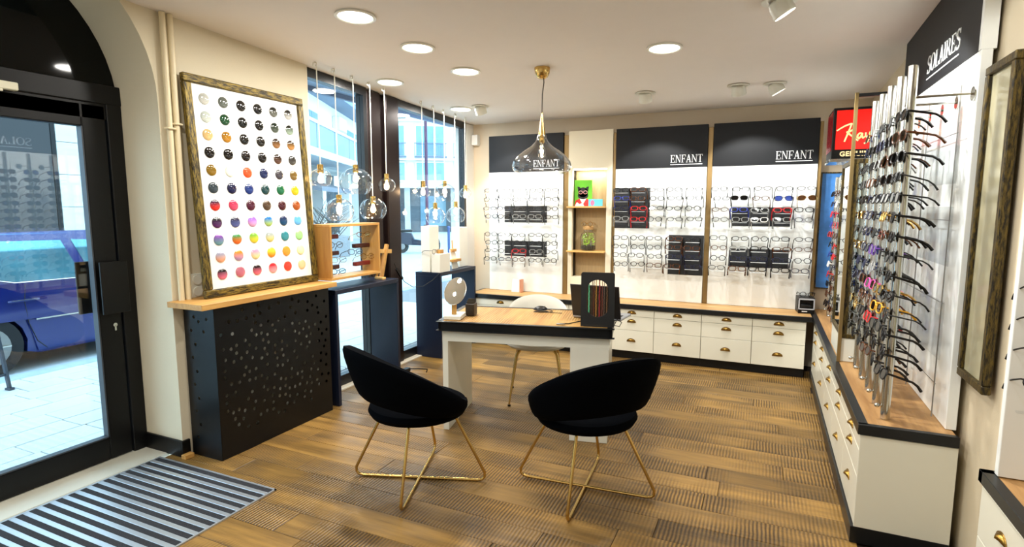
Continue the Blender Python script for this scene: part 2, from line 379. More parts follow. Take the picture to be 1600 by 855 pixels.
tag(obj('cable_trunk_box', MB().box(-3.25, 6.0, 2.28, -3.17, 6.078, 2.40, bev=.006), M_wallw), 'small white box high in the corner right of the window', 'box')

# ------------------------------------------------------------ heating pipes
pp = thing('heating_pipes', 'pair of cream heating pipes running up the wall beside the lens board', 'pipe', (XL+.03, 2.24, .985))
M_pipe = mat('cream_pipe_paint', srgb(226, 212, 176), .4)
for k, yy in enumerate((-.015, .03)):
    obj('pipe', MB().cyl((0, yy, 0), (0, yy, ceil_z(2.2)-.99), .0165, 12), M_pipe, pp, smooth=True)
for k, (yy, zz) in enumerate(((-.015, 1.02), (.03, 1.05))):
    mb = MB().tube([(.0, yy-.03, zz), (.02, yy-.02, zz), (.024, yy, zz), (.02, yy+.02, zz), (0, yy+.03, zz)], .006, 6); mb.cyl((-.03, yy+.02, zz), (0, yy+.03, zz), .006, 6)
    obj('pipe_clip', mb, M_pipe, pp, smooth=True)
sk = thing('wall_socket', 'white double round wall socket above the wooden shelf', 'socket', (XL, 2.345, 1.06))
obj('socket_plate', MB().box(.0, -.04, -.075, .012, .035, .075, bev=.003), M_white, sk)
for zz in (-.036, .036): obj('socket_disc', MB().cyl((.012, 0, zz), (.02, 0, zz), .03, 20), M_white, sk, smooth=True)
# ============================================================ radiator, its cover and the shelf
def perforated(name, w, h, holes, r, thick, m, parent, loc, rot):
    cu = bpy.data.curves.new(name, 'CURVE'); cu.dimensions = '2D'; cu.fill_mode = 'BOTH'; cu.extrude = thick/2
    def spl(pts):
        s = cu.splines.new('POLY'); s.points.add(len(pts)-1); s.use_cyclic_u = True
        for p, q in zip(s.points, pts): p.co = (q[0], q[1], 0, 1)
    spl([(0,0),(w,0),(w,h),(0,h)])
    for hx, hy in holes: spl([(hx + r*math.cos(2*PI*k/12), hy + r*math.sin(2*PI*k/12)) for k in range(12)])
    t = bpy.data.objects.new('tmp', cu); COL.objects.link(t)
    dg = bpy.context.evaluated_depsgraph_get(); me = bpy.data.meshes.new_from_object(t.evaluated_get(dg))
    bpy.data.objects.remove(t); me.name = name; me.materials.clear()
    return obj(name, me, m, parent, loc=loc, rot=rot)
M_rad = mat('black_perforated_sheet', srgb(7, 8, 10), .36, spec=.3)
rc = thing('radiator_cover', 'black perforated metal radiator cover under the wooden shelf', 'radiator cover', (-2.96, 2.24, 0))
rr = random.Random(11); holes = []
tries = 0
while len(holes) < 165 and tries < 9000:
    tries += 1; hx, hy = rr.uniform(.04, .93), rr.uniform(.14, .92)
    # the perforation swarm: dense in the middle, thinning at the edges
    if abs(hx-.5)/.52 + abs(hy-.52)/.62 > 1.05 + rr.random()*.35: continue
    if all((hx-a)**2 + (hy-b)**2 > .042**2 for a, b in holes): holes.append((hx, hy))
perforated('front_sheet', .96, .948, holes, .0118, .002, M_rad, rc, (0, 0, 0), (R(90), 0, R(90)))
perforated('side_sheet', .265, .948, [(.06 + .03*(k % 2), .12 + .085*k) for k in range(10)] + [(.13, .86), (.17, .80), (.2, .88)], .0105, .002, M_rad, rc, (-.265, 0, 0), (R(90), 0, 0))
perforated('end_sheet', .265, .948, [(.06 + .03*(k % 2), .12 + .085*k) for k in range(10)], .0105, .002, M_rad, rc, (-.265, .96, 0), (R(90), 0, 0))
rad = thing('radiator', 'white panel radiator showing through the holes of the black cover', 'radiator', (-3.055, 2.32, .12))
obj('radiator_panel', MB().box(0, 0, 0, .06, .8, .66, bev=.006), M_white, rad)
for k in range(19): obj('fin', MB().box(.06, .03 + k*.041, .03, .07, .045 + k*.041, .63), M_white, rad)
for yy in (.1, .68): obj('foot', MB().box(.01, yy, -.12, .05, yy+.03, 0), M_white, rad)
sh = tag(obj('wall_shelf', MB().box(XL, 2.15, .95, -2.935, 3.27, .985, bev=.002), M_oak), 'light oak shelf board on top of the black radiator cover', 'shelf')

# ------------------------------------------------------------ lens colour board
BH, BW = 1.36, .945
tilt = math.atan2(.085, 1.35)
lb = thing('lens_sample_board', 'gilt framed white board with rows of coloured sample lenses, leaning on the wall', 'lens board', (-3.105, 2.305, .987), (0, -tilt, 0))
obj('backing', MB().box(-.018, .03, .03, -.004, BW-.03, BH-.03), mat('white_board', srgb(240, 242, 238), .35), lb)
fw_ = .052
for nm, bx in (('frame_rail', (0, 0, BW, fw_)), ('frame_rail', (0, BH-fw_, BW, BH)), ('frame_stile', (0, fw_, fw_, BH-fw_)), ('frame_stile', (BW-fw_, fw_, BW, BH-fw_))):
    mb = MB(); mb.box(-.022, bx[0], bx[1], .012, bx[2], bx[3], bev=.007, seg=2)
    obj(nm, mb, M_goldrail if 'rail' in nm else M_goldframe, lb)
LENS = [ # rows of (top colour, bottom colour)
 [(176,178,170),(90,96,90),(22,22,22),(18,18,18),((30,32,30),(110,112,104)),((20,20,20),(190,190,185))],
 [(178,186,178),(24,66,40),(16,18,18),(20,20,20),((14,30,18),(80,90,80)),((20,24,20),(150,170,150))],
 [(196,164,108),(158,108,26),(18,18,18),(22,20,18),((40,24,14),(150,104,60)),((40,28,20),(180,130,70))],
 [(12,10,10),(16,12,12),(20,12,12),(14,12,14),((30,18,14),(90,60,46)),((26,26,26),(80,76,70))],
 [(122,92,20),(224,222,206),(232,74,26),(24,34,74),(60,56,62),(110,86,40)],
 [(44,56,64),(14,18,58),(22,46,112),(10,52,56),(14,92,56),(186,168,20)],
 [((60,10,50),(235,50,40)),((190,20,70),(215,80,110)),(70,14,40),(74,54,36),(62,10,24),(150,70,14)],
 [((20,10,30),(90,40,100)),((26,26,60),(90,100,160)),((150,100,210),(235,170,210)),((20,110,190),(180,210,110)),((16,40,84),(20,80,120)),(96,170,224)],
 [((110,50,150),(110,160,170)),((40,130,60),(240,110,30)),((120,180,60),(240,220,60)),((160,170,170),(230,220,130)),(50,130,140),(150,205,130)],
 [((150,150,170),(240,170,130)),((250,130,30),(190,150,190)),((240,150,180),(250,230,160)),((255,220,60),(250,150,40)),(250,146,46),(226,236,170)],
 [((20,16,24),(220,110,140)),(176,96,112),((30,10,24),(236,110,130)),((226,40,50),(240,170,180)),(236,56,40),(250,190,140)]]
def lens_mat(c):
    k = 'lens_%s' % (str(c).replace(' ', ''))
    if k in MATS: return MATS[k]
    if not isinstance(c[0], tuple): c = (c, tuple(min(255, int(v*1.12)+6) for v in c))
    m = bpy.data.materials.new('tinted_lens'); m.use_nodes = True; nt = m.node_tree; b = nt.nodes['Principled BSDF']
    tc = nt.nodes.new('ShaderNodeTexCoord'); sp = nt.nodes.new('ShaderNodeSeparateXYZ'); rp_ = nt.nodes.new('ShaderNodeValToRGB')
    nt.links.new(tc.outputs['Generated'], sp.inputs[0]); nt.links.new(sp.outputs['Z'], rp_.inputs[0])
    rp_.color_ramp.elements[0].position = .2; rp_.color_ramp.elements[1].position = .75
    rp_.color_ramp.elements[0].color = (*srgb(*c[1]), 1); rp_.color_ramp.elements[1].color = (*srgb(*c[0]), 1)
    nt.links.new(rp_.outputs[0], b.inputs['Base Color']); b.inputs['Roughness'].default_value = .06; b.inputs['Coat Weight'].default_value = .6
    MATS[k] = m
    return m
def dome(r, h):
    mb = MB(); prof = [(r, 0), (r*.98, h*.35), (r*.85, h*.62), (r*.6, h*.84), (r*.3, h*.96), (.0015, h)]
    mb.lathe(prof, n=20)
    bmesh.ops.rotate(mb.bm, verts=mb.bm.verts, cent=(0,0,0), matrix=Matrix.Rotation(R(90), 3, 'Y'))
    return mb
for i, rw in enumerate(LENS):
    for j, c in enumerate(rw):
        yy = .135 + j * .1335; zz = BH - .135 - i * .1085
        obj('lens', dome(.035, .012), lens_mat(c), lb, smooth=True, loc=(-.004, yy, zz))

# ------------------------------------------------------------ navy display benches
def bench(ya, yb, zt, label, bot_l=0.):
    t = thing('display_bench', label, 'bench', (-2.96, ya, 0), group='navy display benches at the window')
    d = .30
    obj('bench_top', MB().box(-d, 0, zt-.035, 0, yb-ya, zt, bev=.002), M_navy, t)
    obj('bench_leg', MB().box(-d, 0, 0, 0, .03, zt-.035, bev=.002), M_navy, t)
    obj('bench_leg', MB().box(-d, yb-ya-.03, 0, 0, yb-ya, zt-.035, bev=.002), M_navy, t)
    return t
bench(3.275, 4.085, .915, 'navy blue display bench between the radiator cover and the window post')
bench(4.79, 5.545, .885, 'navy blue display bench nearest the back wall')

# ------------------------------------------------------------ glasses meshes (shared by every pair)
def rim_path(cx, w, h, p, n=18):
    out = []
    for k in range(n):
        t = 2*PI*k/n; c, s = math.cos(t), math.sin(t)
        out.append((cx + w*math.copysign(abs(c)**(2/p), c), 0, h*math.copysign(abs(s)**(2/p), s)))
    return out
GM = {}
def glasses_meshes(kind):
    if kind in GM: return GM[kind]
    w, h, p, r = {'round': (.0255, .0235, 2, .0028), 'square': (.028, .021, 3.0, .0028), 'thick': (.029, .0215, 2.8, .0034), 'oval': (.027, .0195, 2.3, .0027), 'pilot': (.03, .025, 2.5, .0026), 'cat': (.028, .02, 2.6, .0034)}[kind]
    cx = w + .0095
    fr = MB()
    for s in (-1, 1):
        pts = rim_path(s*cx, w, h, p)
        if kind == 'pilot': pts = [(x + s*.003*(1 if z < 0 else -.2), y, z) for x, y, z in pts]
        if kind == 'cat': pts = [(x, y, z + max(0, (s*(x)-cx)/w)*.006*(1 if z > 0 else 0)) for x, y, z in pts]
        fr.tube(pts, r, 4, closed=True)
        fr.tube([(s*(cx+w), 0, h*.45), (s*(cx+w+.005), .003, h*.5), (s*(cx+w+.006), .01, h*.5)], r, 4)
    fr.tube([(-.0105, 0, .003), (-.004, -.001, .0075), (.004, -.001, .0075), (.0105, 0, .003)], r, 4)
    front = fr.mesh('front_frame')
    lens = []
    for s in (-1, 1):
        mb = MB(); pts = rim_path(s*cx, w-.0005, h-.0005, p, 14); mb.prism([(x, z) for x, y, z in pts], lambda u, v, t: (u, t, v), -.0008, .0008)
        lens.append(mb.mesh('lens'))
    tem = []
    for s in (-1, 1):
        X = s*(cx+w+.006); z = h*.5
        mb = MB().tube([(X, .008, z), (X + s*.002, .05, z), (X + s*.001, .095, z-.001), (X, .118, z-.010), (X - s*.001, .137, z-.026)], r*(1.3 if r > .003 else 1.05), 4, taper=[1, 1.1, 1, 1.15, 1.35])
        tem.append(mb.mesh('temple'))
    GM[kind] = (front, lens, tem)
    return GM[kind]
def fmat(name):
    return {'black': mat('black_acetate', srgb(10, 10, 11), .4, spec=.3), 'grey': mat('grey_metal_rim', srgb(40, 42, 42), .5, spec=.3), 'silver': mat('dull_silver_rim', srgb(84, 86, 86), .5, spec=.3), 'gold': M_gold,
            'brown': mat('tortoise_acetate', srgb(86, 48, 22), .22, var=.9, vscale=90), 'red': mat('red_acetate', srgb(206, 34, 40), .3), 'blue': mat('blue_acetate', srgb(44, 62, 160), .3),
            'navy': mat('dark_navy_acetate', srgb(24, 30, 60), .3), 'pink': mat('pink_acetate', srgb(232, 84, 170), .3), 'yellow': mat('amber_acetate', srgb(232, 170, 30), .3),
            'clear': mat('crystal_acetate', srgb(150, 152, 150), .2), 'white': mat('white_acetate', srgb(238, 236, 230), .25), 'green': mat('green_acetate', srgb(40, 110, 74), .3),
            'purple': mat('violet_acetate', srgb(92, 50, 140), .3)}[name]
TINT = {'dark': glass('dark_sun_lens', (.03, .03, .035), 1.5, 1.0), 'brown': glass('brown_sun_lens', (.28, .16, .07), 1.5, 1.5), 'blue': glass('blue_sun_lens', (.2, .28, .6), 1.5, 1.6), 'clear': M_lens}
def glasses(label, cat, kind, colour, tint, loc, rot, group, temple=None, scale=1.0):
    t = thing('sunglasses' if tint != 'clear' else 'eyeglasses', label, cat, loc, rot, group)
    t.scale = (scale, scale, scale)
    fr, ln, tm = glasses_meshes(kind)
    def mk(nm, me, m):
        o = bpy.data.objects.new(nm, me); COL.objects.link(o); o.parent = t
        if not me.materials: me.materials.append(m)
        o.material_slots[0].link = 'OBJECT'; o.material_slots[0].material = m
    mk('front_frame', fr, fmat(colour))
    for l in ln: mk('lens', l, TINT[tint])
    for l in tm: mk('temple', l, fmat(temple or colour))
    return t

# ------------------------------------------------------------ wooden box with glasses on the first bench
wbx = thing('wooden_display_box', 'open light oak box frame with glasses, standing at the window', 'display box', (-2.985, 3.268, .987))
dx = -.18; L_, Hh = .60, .43
obj('box_side', MB().box(dx, 0, .02, 0, .02, Hh-.02, bev=.0015), M_oakz, wbx); obj('box_side', MB().box(dx, L_-.02, .02, 0, L_, Hh-.02, bev=.0015), M_oakz, wbx)
obj('box_top', MB().box(dx, 0, Hh-.02, 0, L_, Hh, bev=.0015), M_oak, wbx); obj('box_bottom', MB().box(dx, 0, -.0, 0, L_, .02, bev=.0015), M_oak, wbx)
M_bar = mat('dark_brown_tray', srgb(58, 24, 20), .3); M_bar2 = mat('red_brown_tray', srgb(110, 34, 30), .3)
for ya, yb, zz, m in ((.02, .2, .33, M_bar2), (.02, .2, .2, M_bar), (.02, .2, .09, M_bar), (.39, .58, .24, M_bar), (.39, .58, .09, M_bar2)):
    obj('tray', MB().box(dx+.05, ya, zz-.018, dx+.09, yb, zz+.018, bev=.008, seg=2), m, wbx)
for k, (yy, zz, c, kd, w_) in enumerate(((.13, .27, 'silver', 'round', 'upper left'), (.47, .335, 'gold', 'oval', 'upper right'), (.16, .15, 'clear', 'square', 'middle left'), (.36, .2, 'silver', 'square', 'middle'), (.51, .15, 'gold', 'round', 'lower right'), (.15, .06, 'grey', 'oval', 'lower left'))):
    glasses('%s wire eyeglasses at the %s of the wooden box frame' % (c, w_), 'eyeglasses', kd, c, 'clear', (-3.035, 3.25+yy, .987+zz), (R(-14), 0, R(70)), 'glasses in the wooden box frame')
# wooden easel stand beside it
es = thing('wooden_easel', 'small pale wood easel stand between the box frame and the window post', 'easel', (-3.06, 4.0, .917), (0, 0, R(-8)))
obj('upright', MB().bar((0, -.03, .0), (-.02, .07, .30), .03, .025), M_oakz, es)
obj('cross_bar', MB().bar((-.02, -.07, .25), (-.02, .12, .235), .02, .035), M_oakx, es)
obj('base_bar', MB().box(-.05, -.06, 0, .05, -.02, .02, bev=.002), M_oakx, es)
obj('prop', MB().bar((-.1, .01, .0), (-.03, .06, .27), .02, .02), M_oakz, es)
# white display blocks on the second bench
M_blk = mat('white_display_block', srgb(236, 234, 222), .5)
for nm, lab, b in (('tall_display_block', 'tall white display block standing behind the white cube', (-3.19, 4.80, .887, -3.09, 4.98, 1.355)),
                   ('display_cube', 'short white display cube at the left end of the navy bench', (-3.07, 4.80, .887, -2.97, 5.0, 1.075)),
                   ('tall_display_block', 'tall white display block at the right end of the navy bench', (-3.16, 5.36, .887, -3.06, 5.54, 1.325))):
    tag(obj(nm, MB().box(*b, bev=.002), M_blk), lab, 'display block')
tag(obj('wooden_block', MB().box(-3.05, 4.86, 1.077, -3.0, 4.93, 1.115, bev=.002), M_oak), 'small oak block lying on the white display cube', 'wood block')
glasses('silver eyeglasses beside the oak block on the white cube', 'eyeglasses', 'round', 'silver', 'clear', (-3.03, 4.83, 1.099), (0, 0, R(80)), 'glasses on the navy bench')
wd = thing('glasses_easel', 'wooden and white glasses easel on the right half of the navy bench', 'easel', (-3.05, 5.22, .887))
obj('white_plate', MB().hexa([(0, -.05, 0), (.012, -.05, 0), (.012, .07, 0), (0, .07, 0), (-.04, -.03, .2), (-.028, -.03, .2), (-.028, .06, .2), (-.04, .06, .2)]), M_blk, wd)
obj('ledge', MB().box(-.01, -.09, .075, .045, .08, .105, bev=.003), M_oak, wd)
obj('upper_ledge', MB().box(-.04, -.03, .18, -.0, .06, .212, bev=.003), M_oak, wd)
obj('peg', MB().bar((-.03, .02, .21), (-.05, .045, .30), .014, .012), M_oakz, wd)
# power cable with a switch hanging from the first bench
pts = [(-2.99, 4.07, 1.05), (-2.985, 4.11, .97), (-2.98, 4.2, .87), (-2.98, 4.34, .80), (-2.975, 4.5, .79), (-2.97, 4.66, .83), (-2.975, 4.8, .886)]
cb = thing('lamp_cable', 'thin dark cable with inline switch sagging between the two benches', 'cable')
obj('wire', MB().tube(pts, .003, 6), M_black, cb, smooth=True)
obj('inline_switch', MB().bar((-2.986, 4.09, 1.0), (-2.981, 4.17, .90), .016, .02), M_black, cb)
fb = thing('floor_multi_plug', 'black multi plug and cables on the floor by the navy bench', 'multi plug', (-3.0, 4.2, 0))
obj('plug_strip', MB().box(-.05, -.06, 0, .0, .1, .035, bev=.005), M_black, fb)
obj('wire', MB().tube([(-.02, .1, .02), (.03, .18, .006), (.12, .2, .006), (.16, .12, .006)], .005, 6), M_black, fb)
# ============================================================ ceiling downlights
SL = -math.atan(.035)
def light(kind, name, loc, energy, rot=(0,0,0), col=(1, .95, .86), parent=None, **kw):
    d = bpy.data.lights.new(name, kind); d.energy = energy; d.color = col
    for k, v in kw.items(): setattr(d, k, v)
    o = bpy.data.objects.new(name, d); COL.objects.link(o); o.location = loc; o.rotation_euler = rot
    if parent is not None: o.parent = parent
    return o
def downlight(x, y, label):
    t = thing('ceiling_downlight', label, 'downlight', (x, y, ceil_z(y)), (SL, 0, 0), 'round ceiling downlights')
    obj('trim_ring', MB().lathe([(.098, -.001), (.116, -.002), (.118, -.009), (.104, -.013), (.098, -.009)], n=36, cap0=False, cap1=False), M_white, t, smooth=True)
    obj('diffuser', MB().lathe([(.001, -.0065), (.06, -.0065), (.1, -.005), (.1, .0)], n=36, cap0=False, cap1=True), M_lamp, t, smooth=True)
    light('AREA', 'downlight_glow', (0, 0, -.02), DOWN_W, parent=t, shape='DISK', size=.19, col=(1, .96, .89))
for x, y, lab in ((-2.217, 2.704, 'large round downlight nearest the viewer, above the left chair side'), (-2.207, 3.323, 'round downlight second from the viewer in the row left of the pendant'), (-2.189, 3.957, 'round downlight third from the viewer in the row left of the pendant'),
                  (-2.951, 4.017, 'round downlight close to the dark post between the windows'), (-2.931, 5.193, 'round downlight near the far window beside a white spot'), (-.669, 3.937, 'lone round downlight in the middle of the ceiling right of the pendant'),
                  (-.66, 2.1, 'round downlight above the viewer on the right'), (-2.2, 1.2, 'round downlight above the entrance mat'), (-.66, .5, 'round downlight behind the viewer on the right'), (-2.2, -.3, 'round downlight behind the viewer on the left')):
    downlight(x, y, lab)
# ------------------------------------------------------------ directional spots
def spot(x, y, target, label, power=1.0, tiltx=0, size=92):
    z = ceil_z(y)
    t = thing('ceiling_spot', label, 'spotlight', (x, y, z), (0, 0, 0), 'directional ceiling spots')
    obj('trim_ring', MB().lathe([(.05, .0), (.088, -.001), (.09, -.008), (.07, -.012), (.05, -.006)], n=28, cap0=False, cap1=False), M_white, t, smooth=True)
    d = (Vector(target) - Vector((x, y, z-.03))).normalized(); rot = d.to_track_quat('-Z', 'Y').to_euler()
    hd = obj('spot_head', MB().lathe([(.035, .03), (.05, .02), (.058, -.01), (.06, -.055), (.055, -.06), (.05, -.045)], n=24, cap1=False), M_white, t, smooth=True, loc=(0, 0, -.022), rot=rot)
    obj('emitter', MB().lathe([(.001, -.044), (.05, -.044)], n=24, cap0=False, cap1=False), emission('spot_emitter', (1, .97, .9), 14), hd)
    light('SPOT', 'spot_beam', Vector((0, 0, -.022)) + Vector(d)*.075, SPOT_W*power, rot, parent=t, spot_size=R(size), spot_blend=.16, shadow_soft_size=.045, col=(1, .99, .95))
spot(-2.685, 5.151, (-2.55, 5.93, 1.05), 'white ceiling spot beside the far downlight', 1.0, size=80)
spot(-1.034, 5.167, (-1.04, 5.93, 1.15), 'white ceiling spot above the middle glasses board', 1.0, size=80)
spot(-.261, 5.171, (-.1, 5.93, 1.1), 'white ceiling spot above the right glasses board, left of a lit one', 1.1, size=84)
spot(.016, 5.21, (.75, 5.35, 1.2), 'lit ceiling spot turned to the far right corner', .8)
spot(.011, 3.369, (.77, 3.55, 1.3), 'lit ceiling spot at the top edge, turned to the sunglasses wall', 1.7, size=92)
spot(.02, 1.9, (.95, 2.5, 1.2), 'ceiling spot turned to the near right display', .55)

# ------------------------------------------------------------ small globe pendants in the window
M_lit = glass('lit_bulb_glass', (1, .97, .9), 1.4, .6)
def _lit():
    nt = M_lit.node_tree; out = next(n for n in nt.nodes if n.type == 'OUTPUT_MATERIAL'); old = out.inputs[0].links[0].from_socket
    em = nt.nodes.new('ShaderNodeEmission'); em.inputs[0].default_value = (1, .86, .66, 1); em.inputs[1].default_value = 1.6
    ad = nt.nodes.new('ShaderNodeAddShader'); nt.links.new(old, ad.inputs[0]); nt.links.new(em.outputs[0], ad.inputs[1]); nt.links.new(ad.outputs[0], out.inputs[0])
_lit()
def pendant(y, zc, r, zcap, label, hook=1):
    zt = ceil_z(y)
    t = thing('globe_pendant', label, 'pendant lamp', (-3.12, y, zt), group='globe pendants in the shop window')
    obj('ceiling_hook', MB().tube([(0, 0, 0), (.0, -.03*hook, -.012), (0, -.032*hook, -.03), (0, -.012*hook, -.035), (0, 0, -.02)], .006, 6), M_white, t, smooth=True)
    obj('cord', MB().cyl((0, 0, 0), (0, 0, zcap-zt), .0042, 6), M_white, t, smooth=True)
    obj('brass_cap', MB().lathe([(.006, zcap-zt+.004), (.022, zcap-zt), (.024, zcap-zt-.055), (.024, zcap-zt-.062), (.019, zcap-zt-.066)], n=16), M_gold, t, smooth=True)
    c = zc - zt; a0 = math.asin(.024/r)
    prof = []
    for k in range(15):
        a = a0 + (R(138) - a0) * k/14
        prof.append((r*math.sin(a)*1.03, c + r*.95*math.cos(a)))
    prof2 = [(p[0]-.0015, p[1]) for p in prof[::-1]]
    obj('glass_globe', MB().lathe(prof, n=28, cap0=False, cap1=False), M_bulb_glass, t, smooth=True)
    zb = zcap - zt - .064
    b = obj('bulb', MB().lathe([(.009, zb+.005), (.012, zb-.012), (.022, zb-.035), (.025, zb-.052), (.021, zb-.068), (.01, zb-.078), (.001, zb-.08)], n=14, cap1=False), M_lit, t, smooth=True)
    obj('filament', MB().tube([(.006*math.cos(q), .006*math.sin(q), zb-.012-.045*abs(((q/PI) % 2)-1)) for q in [k*PI/3 for k in range(13)]], .0035, 6), M_fil, b)
    light('POINT', 'bulb_glow', (0, 0, zb-.04), 1.6, parent=t, col=(1, .7, .4), shadow_soft_size=.02)
for y, zc, r, zcap, lab in ((3.342, 1.765, 0.080, 1.871, 'small globe pendant furthest left, beside the lens board'), (3.745, 1.748, 0.131, 1.895, 'largest globe pendant, upper row of the left window'), (3.533, 1.516, 0.110, 1.644, 'low globe pendant above the left of the wooden box frame'),
        (3.960, 1.524, 0.112, 1.640, 'low globe pendant above the right of the wooden box frame'), (4.160, 1.741, 0.075, 1.843, 'small globe pendant hanging before the dark window post'), (4.748, 1.697, 0.070, 1.805, 'small globe pendant at the left of the far window'),
        (5.163, 1.687, 0.116, 1.822, 'large globe pendant, upper row of the far window'), (4.966, 1.453, 0.099, 1.591, 'low globe pendant above the white cube'), (5.387, 1.454, 0.102, 1.608, 'low globe pendant above the glasses easel'), (5.610, 1.703, 0.065, 1.790, 'smallest globe pendant, next to the back wall')):
    pendant(y, zc, r, zcap, lab, hook=-1 if y > 5.2 else 1)

# ------------------------------------------------------------ large glass pendant over the desk
px_, py_ = -1.60, 4.092; zt = ceil_z(py_)
t = thing('glass_pendant', 'large clear glass onion pendant with brass neck above the desk', 'pendant lamp', (px_, py_, zt))
obj('brass_canopy', MB().lathe([(.001, -.083), (.02, -.082), (.042, -.068), (.056, -.04), (.06, -.01), (.06, 0)], n=28, cap0=False), M_gold, t, smooth=True)
obj('cord', MB().tube([(.012, 0, -.075), (.014, 0, -.11), (.008, 0, -.15), (.002, 0, -.2), (.0, 0, -.28), (0, 0, -.345)], .0045, 6), mat('dark_twisted_cord', srgb(60, 54, 46), .7), t, smooth=True)
obj('brass_neck', MB().lathe([(.006, -.335), (.009, -.36), (.019, -.44), (.028, -.49), (.029, -.505), (.02, -.51), (.02, -.555), (.016, -.56)], n=20), M_gold, t, smooth=True)
prof = [(.032, -.495), (.036, -.52), (.05, -.55), (.085, -.585), (.14, -.62), (.19, -.66), (.222, -.70), (.23, -.735), (.222, -.765), (.195, -.785), (.175, -.792)]
obj('glass_shade', MB().lathe(prof, n=40, cap0=False, cap1=False), M_bulb_glass, t, smooth=True)
b = obj('bulb', MB().lathe([(.012, -.56), (.014, -.575), (.026, -.61), (.03, -.635), (.026, -.66), (.012, -.675), (.001, -.677)], n=16, cap1=False), M_bulb_glass, t, smooth=True)
obj('filament', MB().tube([(.009*math.cos(q), .009*math.sin(q), -.58-.06*abs(((q/PI) % 2)-1)) for q in [k*PI/3 for k in range(13)]], .003, 6), M_fil, b)
light('POINT', 'bulb_glow', (0, 0, -.62), 2.0, parent=t, col=(1, .75, .45), shadow_soft_size=.02)
# ============================================================ lettering (serif capitals from strokes, 1 unit high)
def rc_(x0, y0, x1, y1): return [(x0, y0), (x1, y0), (x1, y1), (x0, y1)]
def ribbon(pts, w0, w1=None):
    out = []
    n = len(pts)
    for i in range(n-1):
        (xa, ya), (xb, yb) = pts[i], pts[i+1]; d = math.hypot(xb-xa, yb-ya) or 1
        w = w0 if w1 is None else w0 + (w1-w0)*math.sin(PI*(i+.5)/(n-1))
        nx, ny = -(yb-ya)/d*w/2, (xb-xa)/d*w/2; ex, ey = (xb-xa)/d*w*.25, (yb-ya)/d*w*.25
        out.append([(xa-ex-nx, ya-ey-ny), (xb+ex-nx, yb+ey-ny), (xb+ex+nx, yb+ey+ny), (xa-ex+nx, ya-ey+ny)])
    return out
def ring(cx, cy, rx, ry, ix, iy, a0=0, a1=360, n=20):
    out = []
    for k in range(n):
        p, q = R(a0+(a1-a0)*k/n), R(a0+(a1-a0)*(k+1)/n)
        out.append([(cx+rx*math.cos(p), cy+ry*math.sin(p)), (cx+rx*math.cos(q), cy+ry*math.sin(q)), (cx+ix*math.cos(q), cy+iy*math.sin(q)), (cx+ix*math.cos(p), cy+iy*math.sin(p))])
    return out
LET = {
 'E': (.76, [rc_(.08,0,.22,1), rc_(0,.95,.68,1), rc_(0,0,.7,.05), rc_(.2,.48,.5,.53), rc_(.63,.78,.68,1), rc_(.65,0,.7,.24), rc_(.46,.38,.5,.63)]),
 'F': (.70, [rc_(.08,0,.22,1), rc_(0,.95,.66,1), rc_(0,0,.34,.04), rc_(.2,.46,.5,.51), rc_(.61,.76,.66,1), rc_(.46,.36,.5,.61)]),
 'N': (.92, [rc_(.1,0,.15,1), rc_(.71,0,.76,1), [(.06,1),(.22,1),(.78,0),(.68,0)], rc_(0,.96,.2,1), rc_(0,0,.25,.04), rc_(.61,.96,.87,1)]),
 'A': (.84, [[(.36,1),(.43,1),(.15,0),(.09,0)], [(.34,1),(.47,1),(.75,0),(.59,0)], rc_(.2,.31,.6,.36), rc_(0,0,.26,.04), rc_(.48,0,.83,.04)]),
 'T': (.80, [rc_(.31,0,.45,1), rc_(0,.95,.76,1), rc_(0,.76,.05,1), rc_(.71,.76,.76,1), rc_(.2,0,.56,.04)]),
 'L': (.68, [rc_(.08,0,.22,1), rc_(0,.96,.3,1), rc_(0,0,.64,.05), rc_(.59,0,.64,.26)]),
 'I': (.38, [rc_(.1,0,.24,1), rc_(0,.96,.34,1), rc_(0,0,.34,.04)]),
 'O': (.92, ring(.44, .5, .43, .52, .28, .47)),
 'R': (.84, [rc_(.08,0,.22,1), rc_(0,.96,.3,1), rc_(0,0,.32,.04), rc_(.2,.96,.42,1), rc_(.2,.47,.42,.52)] + ring(.4, .735, .27, .265, .13, .22, -90, 90, 10) + [[(.34,.5),(.48,.5),(.82,0),(.66,0)], rc_(.66,0,.88,.04)]),
 'S': (.66, ribbon([(.55,.78),(.5,.9),(.38,.98),(.24,.98),(.12,.9),(.08,.76),(.14,.64),(.3,.54),(.46,.45),(.57,.34),(.57,.18),(.47,.06),(.32,.01),(.18,.03),(.08,.12),(.05,.25)], .05, .15) + [rc_(.53,.74,.58,1.0), rc_(.03,0,.08,.27)]),
}
def word(mb, text, fn, h, t0, t1, gap=.03):
    x = 0
    for ch in text:
        w, polys = LET[ch]
        for p in polys: mb.prism([((x + u)*h, v*h) for u, v in p], fn, t0, t1)
        x += w + gap
    return x*h
def word_w(text, h, gap=.03): return sum(LET[c][0] + gap for c in text)*h
M_letter = mat('white_lettering', srgb(236, 238, 238), .4)

